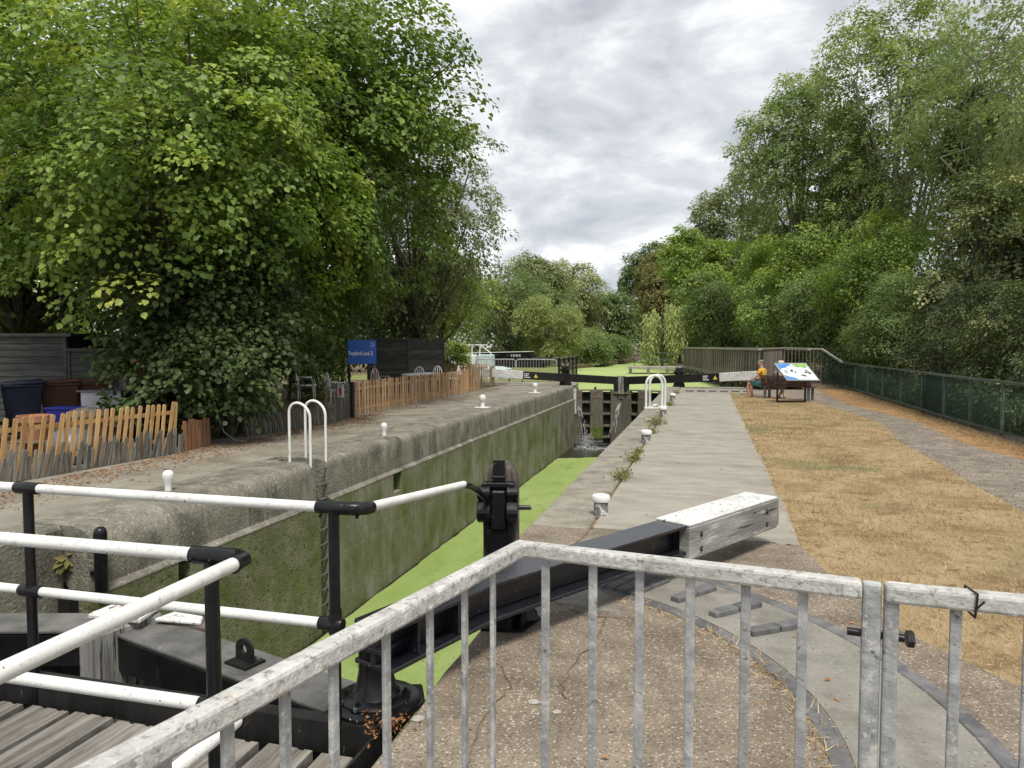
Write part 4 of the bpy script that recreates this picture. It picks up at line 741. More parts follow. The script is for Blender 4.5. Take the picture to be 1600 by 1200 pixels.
mk = MB().tube([(-.02 + .035 * math.cos(a), -.335, .80 + .035 * math.sin(a)) for a in [6.2832 * i / 12 for i in range(13)]], .006, 5); mk.box((.09, -.33, .80), (.12, .01, .03)); me = mk.mesh('logo'); me.materials.append(MAT['white']); o = bpy.data.objects.new('logo', me); COL.objects.link(o); o.parent = b4
gb = thing('metal_cabinet', 'light grey metal cabinet with a dark side behind the pickets', 'cabinet', (-9.9, 10.5, 0))
MB().slab([(-10.45, 10.1), (-9.78, 10.28), (-9.55, 11.3), (-10.2, 11.1)], .05, .95).build('body', 'greymetal', gb, bevel=.01); MB().slab([(-9.772, 10.285), (-9.742, 10.30), (-9.512, 11.30), (-9.545, 11.30)], .06, .94).build('side_panel', 'blackmatt', gb); MB().slab([(-10.5, 10.06), (-9.74, 10.25), (-9.5, 11.34), (-10.24, 11.14)], .95, .975).build('lid', 'steel', gb); MB().lathe((-9.95, 10.6, .97), [(.07, 0), (.07, .16), (.08, .17)], 14).build('flue', 'steel', gb)
tp = thing('covered_heap', 'lumpy heap under a green checked cover by the pickets', 'cover', (-10.3, 7.9, 0)); MB().lathe((-10.3, 7.9, 0), [(.52, 0), (.5, .25), (.42, .48), (.28, .62), (.10, .68), (0, .69)], 11).build('cover', 'tarp', tp, smooth=True)
pt = thing('plant_pot', 'terracotta plant pot behind the picket fence', 'pot', (-10.0, 8.8, 0)); MB().lathe((-10.0, 8.8, 0), [(.14, 0), (.20, .58), (.235, .58), (.235, .68), (.205, .68), (.19, .60), (.0, .58)], 20).build('body', 'terracotta', pt, smooth=True); MB().box((-10, 8.8, .28), (.5, .5, .02)).build('stand', 'paling', pt)
bx_ = thing('storage_box', 'small royal blue plastic box among garden clutter', 'box', (-10.55, 9.9, 0)); V = MB().slab([(-10.8, 9.72), (-10.3, 9.86), (-10.38, 10.2), (-10.88, 10.06)], .38, .68); V.build('body', 'bluebox', bx_, bevel=.015); MB().slab([(-10.82, 9.70), (-10.28, 9.85), (-10.36, 10.22), (-10.9, 10.07)], .66, .70).build('rim', 'bluebox', bx_, bevel=.008); MB().box((-10.58, 9.96, .19), (.5, .4, .37)).build('crate', 'paling', bx_)
st = thing('wicker_basket', 'brown woven basket of twigs behind the pickets', 'basket', (-9.7, 9.6, 0)); MB().lathe((-9.75, 9.55, 0), [(.24, 0), (.30, .4), (.32, .62), (.25, .70), (.12, .74), (0, .75)], 14).build('basket', 'bark', st, smooth=True)
hs_ = thing('hose', 'pale hose looped down beside the big tree', 'hose', (-8.2, 11.1, 0)); MB().tube([(-8.45, 11.0, .75), (-8.4, 11.05, .45), (-8.33, 11.1, .2), (-8.2, 11.25, .03), (-8.1, 11.4, .01)], .012, 6).build('tube', 'greywood', hs_)
bags = thing('grey_sack', 'pale grey plastic sack seen through the pickets', 'sack', (-9.2, 8.6, 0)); MB().lathe((-9.25, 8.75, 0), [(.30, 0), (.36, .12), (.34, .32), (.22, .46), (.06, .52), (0, .53)], 12).build('body', 'steel', bags, smooth=True)
bag2 = thing('grey_sack', 'mottled sack at far left seen through the pickets', 'sack', (-9.6, 7.2, 0)); MB().lathe((-9.6, 7.2, 0), [(.4, 0), (.45, .2), (.38, .42), (.2, .52), (0, .55)], 12).build('body', 'greywood', bag2, smooth=True)

# white garden furniture
def garden_chair(loc, rz, label):
    t = thing('garden_chair', label, 'chair', loc, 'white metal garden chairs'); t.rotation_euler = (0, 0, rz)
    def part(name, mb): me = mb.mesh(name, smooth=True); me.materials.append(MAT['white']); o = bpy.data.objects.new(name, me); COL.objects.link(o); o.parent = t
    for sx in (-.2, .2):
        for sy in (-.2, .2): part('leg', MB().tube([(sx, sy, 0), (sx * .9, sy * .9, .44)], .014, 6))
    part('seat', MB().lathe((0, 0, .44), [(.25, 0), (.26, .015), (.25, .03)], 18))
    bk = [(.24 * math.cos(a), .22 + .02 * math.sin(a), .46 + .46 * math.sin(a)) for a in [math.pi * i / 12 for i in range(13)]]; part('back_frame', MB().tube(bk, .017, 6))
    for k in range(-2, 3): part('back_bar', MB().tube([(.0 + .03 * k, .22, .46), (.10 * k, .235, .46 + .44 * math.sqrt(max(0, 1 - (.1 * k / .24) ** 2)))], .011, 5))
    part('arm', MB().tube([(-.24, .2, .66), (-.27, -.15, .66), (-.22, -.2, .44)], .014, 6)); part('arm', MB().tube([(.24, .2, .66), (.27, -.15, .66), (.22, -.2, .44)], .014, 6)); return t
garden_chair((-10.1, 21.3, .10), 1.4, 'white lattice chair at the left end of the white table'); garden_chair((-9.7, 23.2, .10), -.2, 'white lattice chair behind the white table, left of two'); garden_chair((-9.35, 24.0, .10), -.3, 'white lattice chair behind the white table, right of two'); garden_chair((-8.95, 24.9, .10), -1.5, 'white lattice chair at the right end of the white table')
garden_chair((-9.3, 16.9, .14), 2.4, 'white lattice chair directly under the blue sign'); garden_chair((-9.9, 16.5, .28), 2.0, 'white lattice chair in the shade left of the blue sign')
tb = thing('garden_table', 'white oval garden table behind the tan fence', 'table', (-9.35, 22.9, 0))
MB().slab([(-9.5 + .42 * math.cos(a), 23.0 + 1.1 * math.sin(a)) for a in [6.2832 * i / 24 for i in range(24)]], .76, .80).build('top', 'white', tb)
for y in (22.4, 23.6): MB().tube([(-9.5, y, 0), (-9.5, y, .76)], .03, 8).build('leg', 'white', tb)

# ------------------------------------------------------------------ boats, barriers and railing beyond the left beam
MAT['lightsteel'] = M('light galvanised steel', (.34, .35, .35), (.46, .47, .47), 8, rough=.55, bump=.15)
bt = thing('cabin_boat', 'pale blue white cabin boat behind the tan fence', 'boat', (-12.2, 37, -.3))
MB().prism([(-13.9, 0, -.2), (-13.9, 0, .72), (-10.7, 0, .62), (-10.2, 0, .5), (-10.6, 0, -.2)], (0, 36.1, 0), (0, 38.0, 0)).build('hull', 'paleblue', bt, bevel=.06, seg=2)
MB().prism([(-13.4, 0, .7), (-13.3, 0, 1.35), (-12.2, 0, 1.35), (-11.9, 0, .68)], (0, 36.4, 0), (0, 37.8, 0)).build('cabin', 'white', bt, bevel=.05, seg=2)
MB().box((-11.25, 36.5, .92), (.75, .7, .72)).build('engine_box', 'paleblue', bt, bevel=.04); MB().box((-12.0, 36.32, .95), (.5, .5, .6)).build('locker', 'white', bt, bevel=.04)
for x in (-13.05, -12.5): MB().box((x, 36.385, 1.08), (.4, .03, .26)).build('window', 'glass', bt, bevel=.01)
MB().box((-12.5, 37.1, 1.78), (1.9, 1.5, .05)).build('canopy', 'white', bt, bevel=.02)
for p, q in (((-13.4, 36.4, 1.3), (-13.35, 36.4, 1.78)), ((-11.6, 36.4, .65), (-11.55, 36.4, 1.78)), ((-11.55, 36.4, 1.78), (-10.95, 36.4, 1.35)), ((-10.95, 36.4, 1.35), (-10.9, 36.4, .6)), ((-12.0, 36.4, .8), (-12.0, 36.4, 1.78))): MB().tube([p, q], .03, 6).build('canopy_pole', 'white', bt)
nb_ = thing('narrowboat', 'long dark narrowboat with a white roof line behind the barriers', 'boat', (-15.60, 57.4, -.35))
MB().prism([(-19.60, 0, -.25), (-20.00, 0, .6), (-12.70, 0, .78), (-12.30, 0, .45), (-13.20, 0, -.25)], (0, 56.2, 0), (0, 58.3, 0)).build('hull', 'blackmatt', nb_, bevel=.05)
MB().prism([(-19.20, 0, .6), (-19.10, 0, 1.12), (-13.80, 0, 1.25), (-13.50, 0, .8)], (0, 56.5, 0), (0, 58.0, 0)).build('cabin', 'blackpaint', nb_, bevel=.03)
MB().bar((-19.15, 57.2, 1.14), (-13.70, 57.2, 1.28), 1.6, .05).build('roof', 'white', nb_)
for x in (-16.50, -15.50): MB().box((x, 56.46, .95), (.42, .06, .22)).build('window', 'glass', nb_, bevel=.02)
for x in (-15.3, -15.06, -14.82, -14.58): MB().box((x, 56.46, .95), (.16, .03, .2)).build('painted_mark', 'greymetal', nb_)
sheet('bank_grass_ground', [(-20, 33.4), (-6.9, 34.9), (-7.7, 43.9), (-9.6, 52.5), (-12, 60), (-20, 60)], -.006, M('green bank turf', (.13, .16, .045), (.23, .26, .08), 2, bump=.9, bs=50, bdist=.03, spots=(((.33, .27, .13), 1.2, .55, .7),)))
def barrier(A, B, label, bars_=14):
    t = thing('crowd_barrier', label, 'barrier', (*frac(A, B, .5), 0), 'steel barriers by the far left beam'); a = Vector((*A, 0)); b = Vector((*B, 0)); d = (b - a).normalized(); n = Vector((-d.y, d.x, 0)); ln = (b - a).length
    fr = [a + Vector((0, 0, .15)), a + Vector((0, 0, 1.0)), a + d * .08 + Vector((0, 0, 1.08)), b - d * .08 + Vector((0, 0, 1.08)), b + Vector((0, 0, 1.0)), b + Vector((0, 0, .15)), a + Vector((0, 0, .15))]
    MB().tube(fr, .024, 8).build('frame', 'lightsteel', t)
    for i in range(1, bars_): MB().tube([a + d * ln * i / bars_ + Vector((0, 0, .15)), a + d * ln * i / bars_ + Vector((0, 0, 1.07))], .008, 5).build('bar', 'lightsteel', t)
    for s_ in (.15, .85): MB().tube([a + d * ln * s_ + n * .3 + Vector((0, 0, .02)), a + d * ln * s_ + Vector((0, 0, .3)), a + d * ln * s_ - n * .3 + Vector((0, 0, .02))], .018, 6).build('foot', 'blackmatt', t)
barrier((-10.9, 33.6), (-9.0, 34.0), 'steel barrier nearest the farther slatted fence'); barrier((-8.95, 34.0), (-7.05, 34.4), 'steel barrier above the white end of the far left beam'); 
hrl = thing('bank_railing', 'black bar railing along the left bank beyond the barriers', 'railing', (-7.6, 39, 0))
RA, RB = Vector((-6.95, 34.6, 0)), Vector((-7.75, 44.0, 0))
for h in (1.12, .55): MB().tube([RA + Vector((0, 0, h)), RB + Vector((0, 0, h))], .03, 8).build('rail', 'steel' if h > 1 else 'blackpaint', hrl)
for i in range(5): p = RA + (RB - RA) * i / 4; MB().box((p.x, p.y, .58), (.09, .09, 1.16)).build('post', 'blackpaint', hrl)
for i in range(1, 30): p = RA + (RB - RA) * i / 30; MB().tube([p + Vector((0, 0, .05)), p + Vector((0, 0, 1.1))], .008, 5).build('bar', 'blackpaint', hrl)

# ------------------------------------------------------------------ right side: bench, board, fence, bridge
def local_part(t, name, mb, mat, smooth=False, bev=0):
    me = mb.mesh(name, smooth=smooth); me.materials.append(MAT[mat]); o = bpy.data.objects.new(name, me); COL.objects.link(o); o.parent = t
    if bev: b = o.modifiers.new('bevel', 'BEVEL'); b.width = bev
    return o
bn = thing('park_bench', 'dark red brown slatted bench seen from behind by the path', 'bench', (2.6, 25.25, -.01)); BR = math.atan2(24.95 - 25.6, 3.3 - 1.85); bn.rotation_euler = (0, 0, BR)
for k in range(5): local_part(bn, 'back_slat', MB().box((0, -.28 - .022 * k, .47 + .072 * k), (1.62, .026, .062)), 'bench', bev=.006)
for k in range(5): local_part(bn, 'seat_slat', MB().box((0, -.20 + .095 * k, .43), (1.62, .08, .03)), 'bench', bev=.006)
for sx in (-.62, 0.0, .62): local_part(bn, 'back_support', MB().bar((sx, -.24, .40), (sx, -.40, .80), .05, .03, up=(0, 1, 0)), 'steel')
for sx in (-.70, .70):
    for sy in (-.22, .2): local_part(bn, 'leg', MB().box((sx, sy, .21), (.07, .07, .42)), 'steel')
    local_part(bn, 'armrest', MB().bar((sx * 1.12, -.28, .64), (sx * 1.12, .22, .62), .05, .04), 'bench')
ib = thing('information_board', 'tilted information board with a blue map on a black frame', 'sign', (2.5, 23.72, -.01)); a_, b_ = Vector((2.10, 23.55, 0)), Vector((2.93, 23.78, 0)); ud = (b_ - a_).normalized(); pd = Vector((-ud.y, ud.x, 0))
for p in (a_, b_): MB().box((p.x, p.y, .47), (.06, .06, .96)).build('leg', 'blackpaint', ib)
MB().bar(a_ + Vector((0, 0, .03)), b_ + Vector((0, 0, .03)), .06, .06).build('base_bar', 'blackpaint', ib)
bl = a_ + ud * .20 - pd * .26 + Vector((0, 0, .70)); up_ = (pd * .56 + Vector((0, 0, .50)) - ud * .20); wv = ud * .98
nrm_ = wv.cross(up_).normalized()
def quad(o, x0, x1, y0, y1, lift, th): p = [o + wv * x + up_ * y + nrm_ * lift for x, y in ((x0, y0), (x1, y0), (x1, y1), (x0, y1))]; return MB().prism(p, (0, 0, 0), nrm_ * th)
quad(bl, -.02, 1.02, -.03, 1.03, -.025, .025).build('frame', 'steel', ib)
pn_ = quad(bl, .015, .985, .02, .98, .001, .003).build('panel', M('pale printed panel', (.50, .58, .60), (.72, .76, .75), 4, bump=0, rough=.3), ib)
MAT['printblue'] = M('print blue', (.05, .18, .50), (.10, .30, .62), 5, bump=0, rough=.3); MAT['printgreen'] = M('print green', (.20, .38, .08), (.32, .48, .14), 8, bump=0, rough=.3)
def blob(pts, mat, lift): p = [bl + wv * x + up_ * y + nrm_ * lift for x, y in pts]; MB().prism(p, (0, 0, 0), nrm_ * .001).build('print', mat, pn_)
blob([(.03, .97), (.50, .97), (.46, .86), (.36, .84), (.26, .74), (.12, .70), (.03, .60)], 'printblue', .0052); blob([(.52, .97), (.96, .97), (.96, .80), (.84, .70), (.74, .78), (.62, .74), (.54, .84)], 'printgreen', .0056); blob([(.03, .03), (.40, .03), (.30, .16), (.16, .20), (.03, .30)], 'printblue', .0060)
for (x, y, wd_) in ((.30, .50, .10), (.42, .44, .06), (.55, .26, .12), (.62, .22, .08), (.80, .44, .10), (.82, .36, .10), (.80, .54, .06), (.36, .56, .05)): blob([(x, y), (x + wd_, y), (x + wd_, y + .05), (x + wd_ * .4, y + .07), (x, y + .04)], 'blackmatt', .0064)
for k in range(8): blob([(.12, .56 - .022 * k), (.24 - .02 * (k % 3), .56 - .022 * k), (.24 - .02 * (k % 3), .567 - .022 * k), (.12, .567 - .022 * k)], 'steel', .0060)
# green metal fence: straight line of panels at x = 5.5, each with its bars joined
gf = thing('green_fence', 'long green metal bar fence at the right edge of the path', 'fence', (5.5, 20, 0))
FY = [8.0, 10.0, 12.0, 14.0, 16.0, 17.6, 19.3, 21.2, 23.4, 25.6, 27.9, 30.2, 32.5]; FX = [5.72, 5.68, 5.64, 5.62, 5.56, 5.50, 5.47, 5.50, 5.50, 5.48, 5.50, 5.50, 5.44]
barm = MB().box((0, 0, .53), (.012, .016, .92)).mesh('bar'); barm.materials.append(MAT['bars'])
for i in range(len(FY)):
    MB().box((FX[i], FY[i], .52), (.06, .06, 1.06)).build('post', 'greenpaint', gf)
    if i + 1 < len(FY):
        a_ = (FX[i], FY[i]); b_ = (FX[i + 1], FY[i + 1])
        MB().bar((*a_, 1.04), (*b_, 1.04), .07, .05).build('top_rail', 'greenpaint', gf); MB().bar((*a_, .07), (*b_, .07), .05, .05).build('bottom_rail', 'greenpaint', gf)
        nbar = 20; m_ = MB()
        if FY[i] > 11 and FY[i] < 24:
            for k in range(1, nbar): inst('bar', barm, gf, (*frac(a_, b_, k / nbar), 0))
        else:
            for k in range(1, nbar): p = frac(a_, b_, k / nbar); m_.box((p[0], p[1], .53), (.012, .016, .92))
            stuff(m_.build('bar_panel', 'bars', gf))
MB().bar((5.545, 19.35, .55), (5.56, 21.15, .55), .01, .9).build('sheet', 'panelgreen', gf)
MB().box((5.62, 20, .0), (.14, 25, .12)).build('kerb', 'band', gf)
# ramp railing joining fence and bridge
rmp = thing('ramp_railing', 'grey bar railing between the green fence and the timber footbridge', 'railing', (4.2, 33, 0))
pts = [(5.44, 32.5, 1.04), (5.2, 33.6, 1.30), (4.9, 34.6, 1.60), (3.4, 34.9, 1.64), (2.2, 31.2, 1.62)]
for i in range(len(pts) - 1):
    MB().bar(pts[i], pts[i + 1], .07, .07).build('rail', 'bridgerail', rmp); ln = (Vector(pts[i + 1]) - Vector(pts[i])).length; k_ = int(ln / .14)
    for k in range(k_): p = frac(pts[i], pts[i + 1], k / k_); MB().box((p[0], p[1], p[2] / 2), (.03, .03, p[2])).build('bar', 'bridge' if i > 1 else 'bars', rmp)
br = thing('timber_footbridge', 'weathered timber footbridge with close vertical boards over the weedy pond', 'footbridge', (0, 42, 0))
B0, B1 = Vector((2.05, 30.6, 0)), Vector((-1.68, 53.4, 0)); dB_ = (B1 - B0).normalized(); nB_ = Vector((dB_.y, -dB_.x, 0)); LB = (B1 - B0).length
brm = MB().box((0, 0, .95), (.19, .05, 1.22)).mesh('board'); brm.materials.append(MAT['bridge'])
az = math.atan2(dB_.y, dB_.x); nbd = 84
for i in range(nbd):
    p = B0 + dB_ * LB * (i + .5) / nbd; inst('board', brm, br, (p.x + nB_.x * .05 * (i % 2), p.y + nB_.y * .05 * (i % 2), random.uniform(-.01, .01)), (0, 0, az))
for off in (0, 1.9):
    a_ = B0 + nB_ * off; b_ = B1 + nB_ * off
    MB().bar(a_ + Vector((0, 0, 1.60)), b_ + Vector((0, 0, 1.60)), .14, .08).build('handrail', 'bridgerail', br); MB().bar(a_ + Vector((0, 0, .28)), b_ + Vector((0, 0, .28)), .16, .22).build('edge_beam', 'bridge', br)
    if off: MB().bar(a_ + Vector((0, 0, .85)), b_ + Vector((0, 0, .85)), .05, .12).build('mid_rail', 'bridge', br)
MB().bar(B0 + nB_ * .95 + Vector((0, 0, .36)), B1 + nB_ * .95 + Vector((0, 0, .36)), 1.85, .06).build('deck', 'bridge', br)
for i in range(12):
    for off in (.1, 1.8): p = B0 + dB_ * (LB * (i + .5) / 12) + nB_ * off; MB().box((p.x, p.y, -.25), (.22, .22, 1.0)).build('pile', 'bridge', br)
    p = B0 + dB_ * (LB * (i + .5) / 12) + nB_ * .95; MB().bar(p - nB_ * 1.1 + Vector((0, 0, .12)), p + nB_ * 1.1 + Vector((0, 0, .12)), .2, .16).build('cross_beam', 'bridge', br)
MB().bar((2.6, 30.8, .0), (1.9, 30.5, .5), .06, .5).build('brace', 'blackmatt', br)
jt = thing('timber_jetty', 'low timber landing stage at the far end of the footbridge', 'jetty', (-4, 56, -.3)); MB().box((-3.6, 55.5, .10), (4.2, 2.4, .16)).build('deck', 'bridgerail', jt)
for x in (-5.5, -4.2, -2.8): MB().box((x, 54.4, -.2), (.2, .2, .7)).build('pile', 'bridge', jt)
for x in (-5.4, -4.3, -3.2, -2.2): MB().tube([(x, 56.5, .1), (x, 56.5, 1.2)], .03, 6).build('rail_post', 'greenpaint', jt)
for z in (.65, 1.18): MB().tube([(-5.4, 56.5, z), (-2.2, 56.5, z)], .025, 6).build('rail', 'greenpaint', jt)

# ------------------------------------------------------------------ the two people on the bench
def skin(name, nodes, edges, mat, parent, sub=2):
    """nodes: list of (x,y,z,r); first is the root"""
    me = bpy.data.meshes.new(name); me.from_pydata([n[:3] for n in nodes], edges, []); o = bpy.data.objects.new(name, me); COL.objects.link(o)
    md = o.modifiers.new('skin', 'SKIN'); md.use_smooth_shade = True; md.branch_smoothing = .3
    sv = me.skin_vertices[0].data
    for i, n in enumerate(nodes):
        r_ = n[3]; sv[i].radius = (r_, n[4] if len(n) > 4 else r_); sv[i].use_root = (i == 0)
    sb = o.modifiers.new('sub', 'SUBSURF'); sb.levels = sub; sb.render_levels = sub
    bpy.context.view_layer.update(); m2 = bpy.data.meshes.new_from_object(o.evaluated_get(bpy.context.evaluated_depsgraph_get())); bpy.data.objects.remove(o)
    m2.materials.clear(); m2.materials.append(MAT[mat]); m2.polygons.foreach_set('use_smooth', [True] * len(m2.polygons)); m2.polygons.foreach_set('material_index', [0] * len(m2.polygons))
    p = bpy.data.objects.new(name, m2); COL.objects.link(p); p.parent = parent; return p
def person(label, loc, rz, sc, shirt, shorts, hat, crossed):
    t = thing('person', label, 'person', loc); t.rotation_euler = (0, 0, rz); t.scale = (sc, sc, sc)
    Nn = [(0, 0, .54, .115, .10), (0, -.03, .72, .13, .10), (0, -.02, .90, .145, .10), (0, .03, 1.05, .07, .07), (0, .05, 1.12, .052, .052), (0, .07, 1.18, .075, .085), (0, .075, 1.26, .082, .098), (0, .065, 1.33, .055, .07), (0, .185, 1.225, .012)]
    E_ = [(0, 1), (1, 2), (2, 3), (3, 4), (4, 5), (5, 6), (6, 7), (5, 8)]
    for s_ in (-1, 1):
        k = len(Nn); Nn += [(s_ * .085, .075, 1.235, .016), ]; E_ += [(5, k)]
        k = len(Nn); Nn += [(s_ * .17, .0, 1.0, .055), (s_ * .24, .06, .80, .043), (s_ * .25, .12, .73, .038), (s_ * .20, .28, .66, .028), (s_ * .17, .33, .64, .032, .02), (s_ * .155, .38, .625, .032, .016)]; E_ += [(2, k), (k, k + 1), (k + 1, k + 2), (k + 2, k + 3), (k + 3, k + 4), (k + 4, k + 5)]
        pk_ = k + 5
        for fx, fl in ((-.024, .062), (-.008, .075), (.008, .07), (.023, .055)):
            q = len(Nn); Nn += [(s_ * .155 + fx, .38 + fl * .55, .622, .009), (s_ * .155 + fx, .38 + fl, .60, .008)]; E_ += [(pk_, q), (q, q + 1)]
        q = len(Nn); Nn += [(s_ * .155 - s_ * .04, .365, .63, .010), (s_ * .155 - s_ * .055, .395, .615, .008)]; E_ += [(k + 4, q), (q, q + 1)]
        h = len(Nn); kx = .11 if not crossed else .07
        ax = (s_ * .12, .40) if not crossed else ((-s_) * .10, .34 + .05 * s_)
        Nn += [(s_ * .10, .05, .53, .085), (s_ * kx * 1.0, .24, .545, .075), (s_ * (kx + .02), .43, .53, .056), (s_ * .5 * (kx + .02) + ax[0] * .5, .44, .34, .052), (ax[0], ax[1], .10, .034), (ax[0], ax[1] + .04, .05, .036), (ax[0] + s_ * .015, ax[1] + .15, .035, .034, .028)]
        E_ += [(0, h)] + [(h + i, h + i + 1) for i in range(6)]
    skin('body', Nn, E_, 'skin', t)
    sh = [(0, 0, .52, .15, .125), (0, -.03, .72, .158, .125), (0, -.02, .90, .168, .125), (0, .02, 1.04, .085, .085)]; se = [(0, 1), (1, 2), (2, 3)]
    for s_ in (-1, 1): k = len(sh); sh += [(s_ * .175, .0, 1.0, .075), (s_ * .235, .05, .84, .062)]; se += [(2, k), (k, k + 1)]
    skin('shirt', sh, se, shirt, t); MB_c = MB().lathe((0, .025, 1.035), [(.075, 0), (.072, .035), (.062, .04)], 14); local_part(t, 'collar', MB_c, 'greyshirt' if shirt == 'orange' else shirt, True)
    so_ = [(0, 0, .54, .145, .125)]; se = []
    for s_ in (-1, 1): k = len(so_); kx = .11 if not crossed else .07; so_ += [(s_ * .105, .06, .535, .105), (s_ * kx, .24, .55, .092), (s_ * (kx + .012), .36, .545, .082)]; se += [(0, k), (k, k + 1), (k + 1, k + 2)]
    skin('shorts', so_, se, shorts, t)
    for s_ in (-1, 1):
        ax = (s_ * .12, .40) if not crossed else ((-s_) * .10, .34 + .05 * s_)
        skin('shoe', [(ax[0], ax[1] - .03, .05, .045, .05), (ax[0] + s_ * .006, ax[1] + .06, .045, .047, .042), (ax[0] + s_ * .015, ax[1] + .17, .038, .044, .034)], [(0, 1), (1, 2)], 'shoe', t)
    skin('hair', [(0, .045, 1.20, .070, .075), (0, .05, 1.275, .090, .098), (0, .07, 1.335, .068, .078)], [(0, 1), (1, 2)], 'hair', t)
    if hat:
        local_part(t, 'hat_brim', MB().lathe((0, .075, 1.29), [(.09, 0), (.19, -.02), (.20, -.012), (.09, .012)], 20), 'cream', True); local_part(t, 'hat_crown', MB().lathe((0, .075, 1.295), [(.108, 0), (.105, .07), (.08, .11), (0, .12)], 18), 'cream', True)
    return t
person('person in an orange yellow shirt and teal shorts at the left end of the bench', (1.80, 25.60, -.06), R(62), 1.0, 'orange', 'teal', False, False)
person('person in a pale sun hat and grey top, mostly hidden behind the information board', (2.36, 25.52, -.06), BR + .15, .93, 'greyshirt', 'greyshirt', True, True)

# ------------------------------------------------------------------ trees
LM = {
 'hazel': leafmat('hazel leaves', [(.030, .062, .012), (.055, .105, .020), (.095, .155, .030), (.15, .205, .045), (.21, .245, .055)]),
 'lime': leafmat('lime leaves', [(.025, .055, .012), (.045, .088, .018), (.07, .122, .026), (.11, .165, .036)]),
 'grey': leafmat('grey green leaves', [(.045, .070, .030), (.075, .105, .045), (.11, .145, .062), (.16, .195, .09)]),
 'ash': leafmat('ash leaves', [(.040, .070, .022), (.065, .105, .034), (.095, .145, .048), (.14, .19, .065)]),
 'maple': leafmat('maple leaves', [(.045, .085, .016), (.075, .130, .026), (.115, .180, .036), (.19, .24, .05)]),
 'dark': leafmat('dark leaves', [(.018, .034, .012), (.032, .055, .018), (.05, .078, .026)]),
 'brown': leafmat('browning leaves', [(.055, .07, .024), (.085, .095, .032), (.105, .105, .036), (.09, .12, .042)]),
 'ivy': leafmat('ivy leaves', [(.022, .040, .014), (.042, .068, .022), (.070, .100, .036), (.13, .16, .060), (.24, .25, .11)], .15),
 'willow': leafmat('willow leaves', [(.08, .115, .04), (.13, .175, .06), (.18, .225, .085)]),
 'grass': leafmat('dry grass', [(.20, .135, .065), (.32, .235, .12), (.44, .345, .195), (.58, .49, .32)], .15, .7, 1.1),
 'greengrass': leafmat('green grass', [(.09, .10, .03), (.14, .15, .045), (.2, .19, .06)], .2, .7, 1.1),
 'dead': leafmat('dead leaves', [(.16, .065, .025), (.26, .12, .045), (.36, .19, .08), (.45, .32, .16)], .1, .8, 1),
 'weed': leafmat('weed leaves', [(.09, .11, .03), (.16, .165, .045), (.28, .235, .09)], .25, .7, 1),
}
def dirs(n, rng, up=0.): d = rng.normal(size=(n, 3)); d[:, 2] += up; return unit(d)
